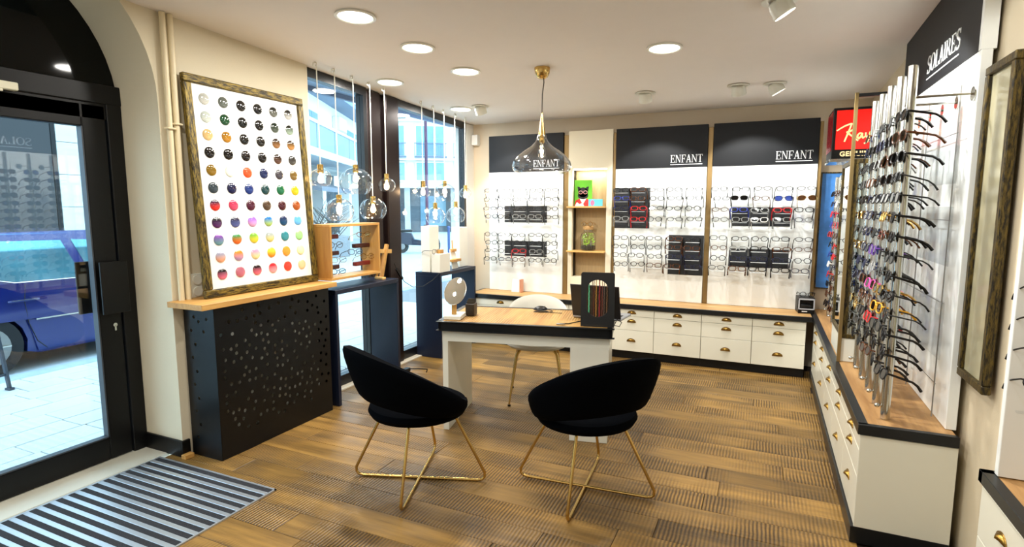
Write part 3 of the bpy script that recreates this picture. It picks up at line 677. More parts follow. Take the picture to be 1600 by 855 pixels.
# ============================================================ back run of drawer cabinets
ZT = .57
xs = [.381, -.065, -.517, -.967, -1.414, -1.86, -2.305, -3.03]
names = ['first drawer cabinet from the right corner', 'second drawer cabinet from the right corner', 'third drawer cabinet from the right corner', 'fourth drawer cabinet from the right corner, beside the desk', 'drawer cabinet hidden behind the laptop', 'drawer cabinet behind the white chair', 'wide drawer cabinet at the left end of the back wall']
def cup_handle(parent, loc, rot):
    prof = []
    mb = MB(); n = 9; rings = []
    for i in range(5):             # half-dome cup pull
        a = PI/2*i/4; rr_ = .036*math.cos(a); dpt = .022*math.sin(a)
        rings.append([mb.bm.verts.new((rr_*math.cos(PI*k/n)*1.1, -dpt*(.35+.65*math.sin(PI*k/n)) - .001, .027*math.sin(PI*k/n)*(math.cos(a)*.7+.3))) for k in range(n+1)])
    for a_, b_ in zip(rings, rings[1:]):
        for k in range(n): mb.bm.faces.new((a_[k], a_[k+1], b_[k+1], b_[k]))
    mb.tube([(.042*math.cos(PI*k/8), -.002, .029*math.sin(PI*k/8)) for k in range(9)], .0035, 5)
    mb.box(-.044, -.004, -.003, .044, 0, .001)
    return mb
CUP = None
def cup(parent, loc, rot=(0,0,0)):
    global CUP
    if CUP is None: CUP = cup_handle(None, None, None).mesh('cup_handle', True)
    return obj('cup_handle', CUP, M_bronze, parent, loc=loc, rot=rot)
rows = ((.085, .300), (.303, .443), (.446, .515))
for i, nm in enumerate(names):
    x1, x0 = xs[i], xs[i+1]
    t = thing('drawer_cabinet', 'ivory %s' % nm, 'cabinet', ((x0+x1)/2, 5.59, 0), group='drawer cabinets along the back wall')
    w = (x1-x0)/2
    obj('carcass', MB().box(-w+.001, .002, .08, w-.001, .38, .522), M_ivory, t)
    obj('plinth', MB().box(-w+.0005, .012, 0, w-.0005, .36, .08), M_black, t)
    for za, zb in rows:
        d = obj('drawer', MB().box(-w+.0025, -.016, za, w-.0025, .0, zb, bev=.0015), M_ivory, t)
        cup(d, (0, -.016, (za+zb)/2 + (.012 if .4 < zb < .5 else -.006)))
# L-shaped worktops with black steel edges
def worktop(name, x0, y0, x1, y1, zt, label, m, lips):
    t = thing(name, label, 'worktop', (x0, y0, zt-.045))
    w, d = x1-x0, y1-y0
    obj('wood_surface', MB().box(.006, .006, .004, w-.006, d-.006, .044), m, t)
    for lp in lips:
        a = {'front_y': (0, -.012, 0, w, .012, .045), 'front_x': (-.012, 0, 0, .03, d, .047), 'end_y': (-.012, -.012, 0, w, .02, .047), 'end_x0': (-.012, 0, 0, .012, d, .045)}[lp]
        o = obj('steel_edge', MB().box(*a, bev=.002), M_blacks, t)
    return t
worktop('back_worktop', -3.06, 5.565, .425, 5.98, ZT, 'oak worktop with black edge along the back wall', M_topx, ('front_y', 'end_x0'))

# ============================================================ glasses boards on the back wall
COLW = ['first', 'second', 'third', 'fourth', 'fifth']; ROWW = ['top', 'second', 'third', 'fourth', 'fifth', 'sixth', 'seventh', 'bottom']
LEDGE = MB().box(-.066, -.028, -.0015, .066, .016, .0015).mesh('acrylic_ledge')
M_ledge = mat('frosted_acrylic', srgb(228, 232, 232), .25)
def board(x0, x1, label, insets, text, short, cols, zr, style, rz):
    Yf = 5.93; w = x1-x0
    t = thing('glasses_board', label, 'display board', (x0, Yf, ZT), group='glasses boards on the back wall')
    obj('white_panel', MB().box(0, 0, 0, w, .045, 1.375, bev=.002), M_panel, t)
    hd = obj('header_panel', MB().box(0, -.003, 1.375, w, .045, 1.79, bev=.002), M_slate, t)
    h = .076; ww = .315; kx = ww/word_w(text, h); mb = MB()
    word(mb, text, lambda u, v, q: (w-.04-ww+u*kx, q, 1.425+v), h, -.006, -.003)
    mb.box(w-.04-ww, -.006, 1.402, w-.045, -.003, 1.409)
    obj('lettering', mb, M_letter, hd)
    for a, b, c, d in insets: obj('dark_inset', MB().box(a-x0, -.004, c-ZT, b-x0, -.0, d-ZT), mat('dark_inset_panel', srgb(40, 43, 47), .35), t)
    for j, cx in enumerate(cols):
        for za, zb in ((zr[3]-.07, zr[0]+.02), (zr[7]-.07, zr[4]+.02)):
            obj('hanging_rod', MB().cyl((cx-x0, -.10, za-ZT), (cx-x0, -.10, zb-ZT), .0022, 6), M_acryl, t)
        for i, z in enumerate(zr):
            obj('acrylic_ledge', LEDGE, M_ledge, t, loc=(cx-x0, -.118, z-ZT-.034))
            kd, fc, tn = style(i, j)
            desc = {'clear': 'eyeglasses', 'dark': 'dark sunglasses', 'brown': 'brown sunglasses', 'blue': 'blue sunglasses'}[tn]
            glasses('%s framed %s, %s row, %s column of the %s' % (fc, desc, ROWW[i], COLW[j], short), 'eyeglasses' if tn == 'clear' else 'sunglasses', kd, fc, tn,
                    (cx + gr.uniform(-.012, .012), Yf-.138, z + gr.uniform(-.004, .004)), (R(-30 + gr.uniform(-6, 6)), 0, R(rz + gr.uniform(-6, 6))), 'glasses on the %s' % short, scale=1.1)
    return t
gr = random.Random(21)
TH = ['black', 'grey', 'grey', 'black', 'brown', 'grey', 'navy', 'silver', 'black', 'grey']
KD = ['round', 'oval', 'square', 'round', 'oval']
def st1(i, j):
    if i == 6 and j == 2: return ('thick', 'red', 'clear')
    if i in (3,) and j in (2, 3): return ('square', 'clear', 'clear')
    if i == 6 and j == 3: return ('square', 'clear', 'clear')
    return (gr.choice(KD), gr.choice(TH), 'clear')
def st2(i, j):
    s = {(2,1): 'red', (3,1): 'red', (1,0): 'blue', (2,0): 'navy', (3,0): 'clear', (1,1): 'brown', (0,0): 'black', (0,1): 'brown'}
    if (i, j) in s: return ('thick', s[(i, j)], 'clear')
    if i >= 4 and j >= 3: return ('thick', gr.choice(['brown', 'black', 'clear', 'navy', 'brown', 'black']), 'clear')
    return (gr.choice(KD), gr.choice(TH), 'clear')
def st3(i, j):
    s = {(1,1): ('square', 'grey', 'dark'), (1,3): ('pilot', 'grey', 'blue'), (1,4): ('pilot', 'gold', 'brown'), (2,3): ('thick', 'red', 'clear'), (2,1): ('thick', 'blue', 'clear'), (2,2): ('thick', 'clear', 'clear'), (2,4): ('thick', 'black', 'clear'),
         (3,1): ('square', 'clear', 'clear'), (3,2): ('square', 'white', 'clear'), (3,3): ('thick', 'clear', 'clear')}
    if (i, j) in s: return s[(i, j)]
    if i in (5, 6, 7) and j in (1, 2, 3): return ('thick', gr.choice(['black', 'brown', 'clear', 'navy']), 'clear')
    return (gr.choice(KD), gr.choice(TH), 'clear')
board(-2.978, -2.063, 'left white glasses board with slate header behind the glass pendant', ((-2.777, -2.25, 1.372, 1.558), (-2.777, -2.25, .981, 1.157)), 'ENFANT', 'left board', (-2.89, -2.72, -2.53, -2.335, -2.15), (1.735, 1.633, 1.53, 1.44, 1.235, 1.145, 1.05, .955), st1, 22)
board(-1.475, -.557, 'middle white glasses board with ENFANT header', ((-1.474, -1.107, 1.325, 1.747), (-.903, -.558, .854, 1.262)), 'ENFANT', 'middle board', (-1.376, -1.202, -1.02, -.837, -.652), (1.725, 1.635, 1.535, 1.427, 1.23, 1.142, 1.05, .957), st2, 8)
board(-.505, .414, 'right white glasses board with ENFANT header', ((-.305, .212, 1.363, 1.544), (-.318, .216, .96, 1.14)), 'ENFANT', 'right board', (-.41, -.228, -.048, .144, .325), (1.72, 1.632, 1.52, 1.432, 1.25, 1.155, 1.054, .957), st3, 0)
# gilt rails between the boards
for k, (a, b, lab) in enumerate(((-2.06, -2.003, 'brown gilt rail between the left board and the niche'), (-1.508, -1.478, 'brown gilt rail between the niche and the middle board'), (-.555, -.507, 'brown gilt rail between the middle and right boards'), (.416, .445, 'brown gilt rail right of the right board'))):
    tag(obj('board_rail', MB().box(a, 5.945, ZT, b, 6.078, 2.33, bev=.003), mat('brown_gilt_rail', srgb(142, 116, 72), .4, metal=.4, var=.3, vscale=10, stretch=(3, 3, .5))), lab, 'rail', 'rails between the boards')
# ------------------------------------------------------------ niche with two shelves
t = thing('display_niche', 'tall cream niche panel with two oak shelves between the boards', 'shelf unit', (-2.0, 5.93, ZT))
M_niche = mat('niche_cream', srgb(232, 224, 200), .55)
a, b = .045, .43; zl, zh = .205, 1.395
mb = MB(); mb.box(0, 0, 0, a, .05, 1.795); mb.box(b, 0, 0, .49, .05, 1.795); mb.box(a, 0, 0, b, .05, zl); mb.box(a, 0, zh, b, .05, 1.795)
obj('niche_front', mb, M_niche, t)
mb = MB(); mb.box(a-.006, .0505, zl, a, .148, zh); 
obj('niche_side', mb, M_black, t)
obj('niche_back', MB().box(a, .14, zl, b, .148, zh), mat('niche_back_wood', srgb(176, 150, 108), .6, var=.2, vscale=10, stretch=(6, 1, 1)), t)
obj('niche_box', MB().box(b, .0505, zl, b+.006, .148, zh).box(a, .0505, zl-.006, b, .148, zl).box(a, .0505, zh, b, .148, zh+.006), M_niche, t)
obj('light_strip', MB().box(a+.01, .03, zh-.014, b-.01, .1, zh-.003), emission('led_strip', (1, .98, .92), 6), t)
light('AREA', 'niche_glow', (.24, .07, zh-.02), 2.2, parent=t, shape='RECTANGLE', size=.34, size_y=.03)
for zz in (.985, .5):
    obj('niche_shelf', MB().box(-.0, -.06, zz-.018, b+.0, -.0005, zz, bev=.002).box(a+.001, -.001, zz-.018, b-.001, .139, zz), M_oakx, t)
# bulldog picture, small card, jar on the niche shelves
dg = thing('bulldog_picture', 'green picture of a black bulldog with glasses and red jacket on the upper niche shelf', 'picture', (-1.95, 5.99, ZT+.987))
obj('picture_card', MB().box(0, 0, 0, .2, .012, .285, bev=.001), mat('bright_green_card', srgb(104, 200, 40), .4), dg)
def disc(mb, cx, cz, rx, rz_, t0, t1, n=18): mb.prism([(cx+rx*math.cos(2*PI*k/n), cz+rz_*math.sin(2*PI*k/n)) for k in range(n)], lambda u, v, q: (u, q, v), t0, t1)
mb = MB(); disc(mb, .1, .15, .056, .055, -.003, 0); disc(mb, .1, .115, .06, .04, -.003, 0); mb.prism([(.045, .16), (.035, .215), (.06, .21), (.08, .185)], lambda u, v, q: (u, q, v), -.003, 0); mb.prism([(.155, .16), (.165, .215), (.14, .21), (.12, .185)], lambda u, v, q: (u, q, v), -.003, 0)
obj('dog_print', mb, mat('black_print', srgb(26, 26, 28), .5), dg)
mb = MB(); mb.prism([(.0, .0), (.2, 0), (.185, .06), (.14, .085), (.06, .085), (.015, .06)], lambda u, v, q: (u, q, v), -.002, 0)
obj('jacket_print', mb, mat('red_print', srgb(205, 40, 40), .5), dg)
mb = MB(); mb.prism([(.06, .085), (.14, .085), (.1, .02)], lambda u, v, q: (u, q, v), -.003, -.001)
obj('shirt_print', mb, mat('white_print', srgb(230, 230, 226), .5), dg)
mb = MB()
for s in (-1, 1): mb.tube([(.1+s*.027+.021*math.cos(2*PI*k/14), -.004, .15+.017*math.sin(2*PI*k/14)) for k in range(14)], .003, 4, closed=True)
mb.tube([(.093, -.004, .152), (.107, -.004, .152)], .003, 4)
obj('glasses_print', mb, mat('pink_print', srgb(214, 150, 150), .5), dg)
cd = thing('blue_card', 'small blue box with a pink figure beside the bulldog picture', 'card', (-1.775, 5.95, ZT+.987))
obj('card_body', MB().box(0, 0, 0, .155, .02, .075, bev=.001), mat('sky_blue_card', srgb(90, 190, 220), .4), cd)
mb = MB(); disc(mb, .045, .035, .022, .03, -.002, 0); obj('pink_print', mb, mat('rose_print', srgb(214, 110, 150), .5), cd)
tag(obj('small_white_figure', MB().prism([(-.05, 0), (.05, 0), (.03, .035), (.0, .02), (-.03, .04)], lambda u, v, q: (u, q, v), 0, .02), M_wallw, loc=(-1.87, 5.92, ZT+.987)), 'small white folded paper in front of the bulldog picture', 'paper')
jr = thing('terrarium_jar', 'glass jar terrarium of green plants with cork lid on the lower niche shelf', 'jar', (-1.775, 5.965, ZT+.502))
obj('jar_glass', MB().lathe([(.07, .0), (.083, .01), (.085, .15), (.075, .185), (.05, .205), (.05, .235), (.055, .24)], n=24, cap1=False), M_bulb_glass, jr, smooth=True)
obj('cork_lid', MB().lathe([(.048, .225), (.056, .24), (.056, .262), (.052, .266)], n=20), mat('cork', srgb(190, 150, 96), .8, var=.3, vscale=60), jr, smooth=True)
obj('soil', MB().lathe([(.066, .004), (.079, .012), (.08, .05), (.04, .06)], n=18), mat('dark_soil', srgb(52, 44, 24), .9, var=.4, vscale=60), jr)
mb = MB(); rl = random.Random(5)
for k in range(90):
    an, rr_, zz = rl.uniform(0, 2*PI), .072*math.sqrt(rl.random()), rl.uniform(.05, .185)
    if zz > .16: rr_ *= .75
    c = Vector((rr_*math.cos(an), rr_*math.sin(an), zz)); u = Vector((rl.uniform(-1,1), rl.uniform(-1,1), rl.uniform(-.2,1))).normalized()*.016; v = u.orthogonal().normalized()*.007
    vs = [mb.bm.verts.new(c + d) for d in (-u, v, u, -v)]; mb.bm.faces.new(vs)
lf = obj('leaves', mb, mat('lime_leaf', srgb(150, 190, 40), .5, var=.6, vscale=50), jr); lf['kind'] = 'stuff'
glasses('thin gold eyeglasses lying on the cork lid of the terrarium jar', 'eyeglasses', 'round', 'gold', 'clear', (-1.775, 5.91, ZT+.502+.290), (0, 0, R(6)), None)
# small things on the back worktop
wc = thing('white_card_stand', 'white and copper card stand on the worktop under the left board', 'card stand', (-2.65, 5.84, ZT+.001))
obj('white_card', MB().hexa([(0, .0, 0), (.11, 0, 0), (.11, .012, 0), (0, .012, 0), (0, .03, .145), (.11, .03, .145), (.11, .04, .145), (0, .04, .145)]), M_blk, wc)
obj('copper_plate', MB().box(.112, -.03, 0, .135, .04, .15, bev=.001), mat('copper_plate', srgb(224, 160, 130), .35, metal=.5), wc)
bb = thing('black_display_box', 'black box with a window showing a small case at the corner of the worktops', 'display box', (.315, 5.735, ZT+.001), (0, 0, R(6)))
mb = MB(); mb.box(0, 0, 0, .135, .175, .04, bev=.002); mb.box(0, .045, .04, .135, .175, .145, bev=.002); mb.box(0, 0, .13, .135, .05, .145); 
obj('box_body', mb, M_black, bb)
mb = MB(); mb.box(.0, -.001, .035, .01, .004, .14); mb.box(.125, -.001, .035, .135, .004, .14); mb.box(0, -.001, .125, .135, .004, .14); mb.box(0, -.001, .035, .135, .004, .045)
obj('window_frame', mb, mat('pale_grey_frame', srgb(190, 196, 204), .3), bb)
mb = MB(); mb.box(.022, .01, .045, .113, .043, .085, bev=.012, seg=2); obj('case', mb, M_blacks, bb, smooth=True)
obj('logo_strip', MB().box(.03, -.002, .014, .075, 0, .022), M_letter, bb)
glasses('black round glasses lying on top of the black display box', 'eyeglasses', 'round', 'black', 'clear', (.385, 5.80, ZT+.001+.168), (0, 0, R(6)), None)
# ============================================================ right run of drawer cabinets
ys = [2.875, 3.35, 3.89, 4.43, 4.97, 5.565]
rnames = ['nearest drawer cabinet of the right counter', 'second drawer cabinet of the right counter', 'third drawer cabinet of the right counter', 'fourth drawer cabinet of the right counter', 'last drawer cabinet of the right counter, in the corner']
for i, nm in enumerate(rnames):
    y0, y1 = ys[i], ys[i+1]; w = (y1-y0)/2
    t = thing('drawer_cabinet', 'ivory %s' % nm, 'cabinet', (.455, (y0+y1)/2, 0), group='drawer cabinets of the right counter')
    obj('carcass', MB().box(.002, -w+.001, .08, .345, w-.001, .522), M_ivory, t)
    if i == 0: obj('end_panel', MB().box(-.016, -w-.012, .08, .345, -w, .522, bev=.0015), M_ivory, t)
    obj('plinth', MB().box(-.028, -w+(-.012 if i == 0 else .0005), 0, .345, w-.0005, .08, bev=.002), M_blacks, t)
    for za, zb in ((.085, .318), (.321, .448), (.451, .515)):
        d = obj('drawer', MB().box(-.016, -w+.0025, za, 0, w-.0025, zb, bev=.0015), M_ivory, t)
        cup(d, (-.016, 0, (za+zb)/2 + (.012 if zb < .5 else -.004)), (0, 0, R(-90)))
worktop('right_worktop', .44, 2.868, .80, 6.06, ZT, 'oak worktop with black edge along the sunglasses wall', M_top, ('front_x', 'end_y'))

# ============================================================ sunglasses wall panel and poles
t = thing('sunglasses_display', 'tall white panel with SOLAIRES header behind the steel poles', 'display board', (.77, 2.955, ZT))
obj('white_panel', MB().box(0, 0, 0, .04, 1.46, 1.62, bev=.002), M_panel, t)
hd = obj('header_panel', MB().hexa([(-.003, 0.03, 1.62), (.05, 0.03, 1.62), (.05, 1.46, 1.62), (-.003, 1.46, 1.62), (-.003, .03, ceil_z(2.96)-ZT-.006), (.05, .03, ceil_z(2.96)-ZT-.006), (.05, 1.46, ceil_z(4.415)-ZT-.006), (-.003, 1.46, ceil_z(4.415)-ZT-.006)]), M_slate, t)
obj('panel_edge', MB().box(-.002, 0, 1.62, .05, .03, 2.05), M_panel, t)
h = .088; ww = word_w('SOLAIRES', h, .02); mb = MB(); sc = .58/ww
word(mb, 'SOLAIRES', lambda u, v, q: (q, .865 - u*sc, 1.70+v), h, -.006, -.003, .02)
mb.box(-.006, .865-.57, 1.668, -.003, .865, 1.674)
obj('lettering', mb, M_letter, hd)
for yy in (.1, .62, 1.02): obj('grid_rod', MB().cyl((-.03, yy, .02), (-.03, yy, 1.5), .003, 6), M_silver, t)
for zz in (.18, .55, .92, 1.3): obj('grid_rod', MB().cyl((-.03, .08, zz), (-.03, 1.03, zz), .002, 6), M_silver, t)
for ya, za in ((.04, .3), (.04, .72), (.04, 1.08)): obj('acrylic_plate', MB().box(-.036, ya, za, -.032, ya+.55, za+.26), M_acryl, t)
POLW = ['nearest steel pole', 'second steel pole', 'third steel pole', 'fourth steel pole', 'fifth steel pole']
rg = random.Random(5)
spec_near = [('thick','black','dark'), ('thick','brown','dark'), ('thick','black','dark'), ('square','grey','dark'), ('square','black','dark'), ('thick','black','dark'), ('cat','black','dark'), ('pilot','grey','dark'), ('thick','black','dark'), ('square','black','dark'), ('pilot','grey','dark'), ('thick','black','dark'), ('cat','black','brown'), ('thick','black','dark'), ('thick','black','dark')]
GZ = [1.945 - k*.0885 for k in range(14)]
HOLD = MB().tube([(-.03, 0, -.012), (-.05, 0, -.014), (-.058, -.012, -.012)], .0035, 5).tube([(-.05, 0, -.014), (-.058, .012, -.012)], .0035, 5).mesh('glasses_hook')
def pole(x, y, lab, short, n, z0, z1, zlist, pk, group, near=False):
    t = thing('steel_pole', lab, 'display pole', (x, y, ZT+.001), group='steel display poles')
    obj('tube', MB().cyl((0, 0, 0), (0, 0, z1-ZT), .0195, 20), M_chrome, t, smooth=True)
    obj('top_cap', MB().lathe([(.0195, 0), (.0195, .003), (.014, .006)], (0, 0, z1-ZT), 20), M_chrome, t, smooth=True)
    for zz in (2.02,):
        b = obj('wall_arm', MB().cyl((.018, 0, zz-ZT), (.77-x, 0, zz-ZT), .0055, 8), M_chrome, t, smooth=True)
        obj('wall_plate', MB().cyl((.77-x-.006, 0, zz-ZT), (.77-x-.0005, 0, zz-ZT), .03, 18), M_chrome, b, smooth=True)
    obj('low_knob', MB().ball((-.035, 0, .06), .011, 12).cyl((-.035, 0, .06), (-.015, 0, .06), .004, 8), M_chrome, t, smooth=True)
    for i, z in enumerate(zlist):
        obj('glasses_hook', HOLD, M_chrome, t, loc=(.035, 0, z-ZT-.002))
        kd, fc, tn = pk(i)
        glasses('%s sunglasses, %s lenses, %s from top of %s' % (fc, tn, ORD[i], short), 'sunglasses', kd, fc, tn, (x-.032, y, z), (R(-12 + rg.uniform(-5, 5)), 0, R(-90 + rg.uniform(-9, 9))), group, scale=1.1)
FC = ['black', 'black', 'brown', 'grey', 'black', 'navy', 'silver', 'brown', 'black', 'gold', 'clear', 'black', 'grey']
for k in range(5):
    y = 2.992 + .2255*k
    def pk(i, k=k):
        if k == 0: return spec_near[i]
        if (k, i) == (2, 9): return ('thick', 'pink', 'dark')
        if (k, i) == (2, 11): return ('thick', 'red', 'dark')
        if (k, i) == (2, 7): return ('thick', 'purple', 'blue')
        if (k, i) == (1, 10): return ('thick', 'yellow', 'brown')
        return (rg.choice(['thick', 'pilot', 'square', 'cat']), rg.choice(FC), rg.choice(['dark', 'dark', 'brown', 'blue']))
    pole(.55, y, 'polished %s of sunglasses along the right wall' % POLW[k], POLW[k], 14, 0, 2.15, GZ, pk, 'sunglasses on the steel poles')
# ------------------------------------------------------------ mirror column
t = thing('mirror_column', 'white column with dark framed mirrors on two sides behind the poles', 'mirror', (.475, 4.03, ZT+.001))
obj('base', MB().box(0, 0, 0, .29, .54, .15, bev=.002), M_white, t)
obj('column_body', MB().box(.008, .008, .15, .29, .54, 1.27), M_white, t)
def framed(name, a, b, fn, m, parent):
    pass
for nm, ax in (('front_mirror', 'y'), ('side_mirror', 'x')):
    L_ = .29 if ax == 'y' else .54
    q = (lambda u0, u1, z0, z1, d0, d1: (u0, d0, z0, u1, d1, z1)) if ax == 'y' else (lambda u0, u1, z0, z1, d0, d1: (d0, u0, z0, d1, u1, z1))
    mr = obj(nm, MB().box(*q(.025, L_-.025, .175, 1.245, .004, .0075)), M_mirror, t)
    for u0, u1, z0, z1 in ((0, L_, .15, .178), (0, L_, 1.242, 1.27), (0, .028, .178, 1.242), (L_-.028, L_, .178, 1.242)):
        obj('mirror_frame', MB().box(*q(u0, u1, z0, z1, -.004, .007), bev=.002), M_darkframe, mr)
tr = thing('steel_rack_frame', 'tall bronze steel rack frame standing at the mirror column', 'rack', (.462, 4.012, ZT+.001))
obj('post', MB().box(-.008, -.012, 0, .012, .01, 1.66, bev=.002), mat('aged_gold_steel', srgb(150, 128, 84), .35, metal=.7), tr)
obj('top_bar', MB().box(.012, -.006, 1.635, .30, .008, 1.655, bev=.002), M_blacks, tr)
obj('shelf_bar', MB().box(.012, -.004, 1.29, .30, .006, 1.305), M_black, tr)
# ------------------------------------------------------------ red illuminated sign
sx0, sx1, sy0, sy1, sz0, sz1 = .387, .765, 4.45, 4.80, 1.875, 2.215
t = thing('illuminated_sign', 'red illuminated box sign with cream script lettering above the poles', 'sign', (sx0, sy0, sz0))
w, d, hh = sx1-sx0, sy1-sy0, sz1-sz0
obj('sign_box', MB().box(0, .006, 0, w, d, hh, bev=.004), M_black, t)
M_red = mat('backlit_red', srgb(226, 24, 18), .25, emit=srgb(235, 28, 16), estr=.55)
f = obj('red_face', MB().box(.02, 0, .062, w-.01, .006, hh-.018), M_red, t)
obj('red_side', MB().box(-.004, .03, .055, 0, d-.02, hh-.02), mat('red_side_print', srgb(150, 20, 26), .2), t)
obj('bottom_lip', MB().box(-.006, .0, -.02, w, d, 0), M_chrome, t)
M_cream = mat('cream_script', srgb(250, 226, 170), .35, emit=srgb(255, 230, 170), estr=.5)
SCR = [[(-.32,.66),(-.15,.78),(.1,.93),(.38,1.03),(.56,1.0),(.62,.86),(.52,.68),(.36,.58),(.2,.54),(.36,.4),(.56,.22),(.8,.02)], [(.4,.95),(.32,.66),(.22,.36),(.1,.0)],
       [(.98,.44),(.88,.46),(.78,.36),(.76,.22),(.84,.14),(.94,.24),(1.0,.42),(1.0,.24),(1.06,.16),(1.14,.24)], [(1.18,.46),(1.18,.28),(1.26,.2),(1.36,.32),(1.42,.5),(1.38,.2),(1.28,-.08),(1.14,-.16)],
       [(1.52,.36),(1.68,.4)], [(1.98,.98),(1.9,.6),(1.82,.12)], [(1.78,.84),(1.98,1.02),(2.2,.98),(2.2,.78),(1.98,.6),(2.18,.5),(2.2,.28),(2.0,.12),(1.84,.12)],
       [(2.5,.44),(2.4,.46),(2.32,.34),(2.3,.22),(2.38,.14),(2.46,.24),(2.52,.42),(2.52,.2)], [(2.62,.44),(2.62,.16)], [(2.62,.3),(2.72,.44),(2.8,.4),(2.8,.2),(2.86,.16)]]
mb = MB(); k = .112
for s in SCR:
    for p in ribbon(s, .075, .10): mb.prism([(.062 + u*k, .115 + v*k) for u, v in p], lambda u, v, q: (u, q, v), -.003, 0)
obj('script_lettering', mb, M_cream, f)
def text_mesh(txt, size, bold=.0):
    cu = bpy.data.curves.new('txt', 'FONT'); cu.body = txt; cu.size = size; cu.extrude = .0012; cu.offset = bold; cu.space_character = 1.1
    o = bpy.data.objects.new('tmp', cu); COL.objects.link(o); dg_ = bpy.context.evaluated_depsgraph_get()
    me = bpy.data.meshes.new_from_object(o.evaluated_get(dg_)); bpy.data.objects.remove(o); me.materials.clear()
    return me
obj('block_lettering', text_mesh('GENUINE S', .044, .0016), M_cream, t, loc=(.05, .004, .018), rot=(R(90), 0, 0))
# framed blue poster in the far corner
t = thing('blue_poster', 'framed blue advertising poster in the far corner beside the right board', 'poster', (.455, 6.05, ZT+.2))
obj('poster_print', MB().box(.012, .0, .012, .31, .008, 1.09), mat('blue_poster_print', srgb(70, 130, 200), .3, var=.7, vscale=7), t)
for a in ((0, 0, .33, .012), (0, 1.09, .33, 1.102), (0, .012, .012, 1.09), (.318, .012, .33, 1.09)): obj('poster_frame', MB().box(a[0], -.006, a[1], a[2], .01, a[3]), M_darkframe, t)
# far poles with glasses, beyond the mirror column
def pkf(i): return (rg.choice(['thick', 'pilot', 'square']), rg.choice(['black', 'brown', 'blue', 'navy', 'grey', 'red', 'white']), rg.choice(['dark', 'dark', 'blue']))
for k, y in enumerate((4.98, 5.35, 5.68)):
    pole(.56, y, 'far steel pole of sunglasses, %s beyond the mirror column' % ORD[k], 'far pole %s beyond mirror column' % ORD[k], 12, 0, 1.80, [1.66 - q*.088 for q in range(12)], pkf, 'sunglasses on the far poles')
tag(obj('far_panel', MB().box(.775, 4.62, ZT, .815, 5.95, 2.3, bev=.002), M_panel), 'white panel on the right wall beyond the mirror column', 'display board')

# ============================================================ near right: mirror, panel and counter
t = thing('framed_glass_panel', 'tall narrow glass panel in a worn dark gilt frame on the right wall', 'framed panel', (.80, 2.635, .83))
mw, mh = .305, 1.28
obj('panel_glass', MB().box(.002, .02, .02, .006, mw-.02, mh-.02), mat('pale_olive_glass', srgb(176, 170, 140), .12, spec=.6), t)
for a in ((0, 0, mw, .034), (0, mh-.034, mw, mh), (0, .034, .034, mh-.034), (mw-.034, .034, mw, mh-.034)):
    obj('frame_bar', MB().box(-.014, a[0], a[1], .018, a[2], a[3], bev=.004), M_darkframe, t)
t = thing('near_drawer_cabinet', 'ivory cabinet of the nearest counter at the right edge', 'cabinet', (.80, 1.2, 0))
obj('carcass', MB().box(.0, 0, .08, .45, 1.33, .522), M_ivory, t); obj('plinth', MB().box(.01, 0, 0, .44, 1.33, .08), M_black, t)
for k in range(3):
    for za, zb in ((.085, .318), (.321, .515)):
        d = obj('drawer', MB().box(-.014, .004+k*.443, za, 0, .44+k*.443, zb, bev=.0015), M_ivory, t); cup(d, (-.014, .22+k*.443, (za+zb)/2), (0, 0, R(-90)))
worktop('near_worktop', .79, 1.2, 1.25, 2.548, ZT, 'black edged oak worktop of the nearest counter at the right edge', M_top, ('front_x', 'end_y'))
obj_ = bpy.data.objects['near_worktop']; obj('steel_edge', MB().box(-.012, 1.31, 0, .46, 1.348, .047, bev=.002), M_blacks, obj_)
t = thing('glasses_display_board', 'white glasses panel standing on the nearest counter at the right edge', 'display board', (.815, 2.49, ZT+.003))
obj('white_panel', MB().box(0, 0, 0, .5, .03, 1.95, bev=.002), M_panel, t)
for zz in (.25, .55, .85, 1.15, 1.45): obj('acrylic_rail', MB().box(.03, -.02, zz, .5, -.001, zz+.006), M_acryl, t)
for i, zz in enumerate((1.28, 1.17, 1.06, .95)):
    glasses('black wire eyeglasses on the near right panel, %s from the top' % ORD[i], 'eyeglasses', 'round', 'black', 'clear', (.895, 2.425, zz), (R(-20), 0, R(4)), 'glasses on the near right panel')
# ============================================================ desk
DTH = R(12)
t = thing('desk', 'white desk with sawn oak top and black steel edge', 'desk', (-1.985, 3.225, 0), (0, 0, DTH))
DL, DD, DZ = 1.15, .58, .775
mb = MB(); mb.box(-.012, -.012, DZ-.03, DL-.018, DD, DZ-.002)
obj('desk_top', mb, M_desk, t)
for nm, b in (('front', (-.02, -.02, DL, -.0, 1)), ('back', (-.02, DD-.0, DL, DD+.02, 1)), ('right', (DL-.02, -.02, DL, DD+.02, 0)), ('left', (-.02, -.02, 0, DD+.02, 0))):
    x0, y0, x1, y1, fr = b; mb = MB()
    # channel section: thin web with top and bottom flanges
    e = .014
    mb.box(x0, y0, DZ-.06, x1, y1, DZ-.004)
    mb.box(x0-e, y0-e if nm == 'front' else y0, DZ-.004, x1+(e if nm in ('front', 'back') else 0), y1+(e if nm == 'back' else 0), DZ)
    mb.box(x0-e, y0-e if nm == 'front' else y0, DZ-.064, x1+(e if nm in ('front', 'back') else 0), y1+(e if nm == 'back' else 0), DZ-.06)
    obj('steel_edge', mb, M_blacks, t)
obj('apron', MB().box(0, 0, .635, DL-.02, .03, DZ-.064), M_white, t)
obj('apron', MB().box(0, DD-.03, .635, DL-.02, DD, DZ-.064), M_white, t)
obj('apron', MB().box(.01, .03, .66, DL-.03, DD-.03, DZ-.064), M_white, t)
obj('panel_leg', MB().box(0, 0, 0, .04, DD-.01, .635, bev=.002), M_white, t)
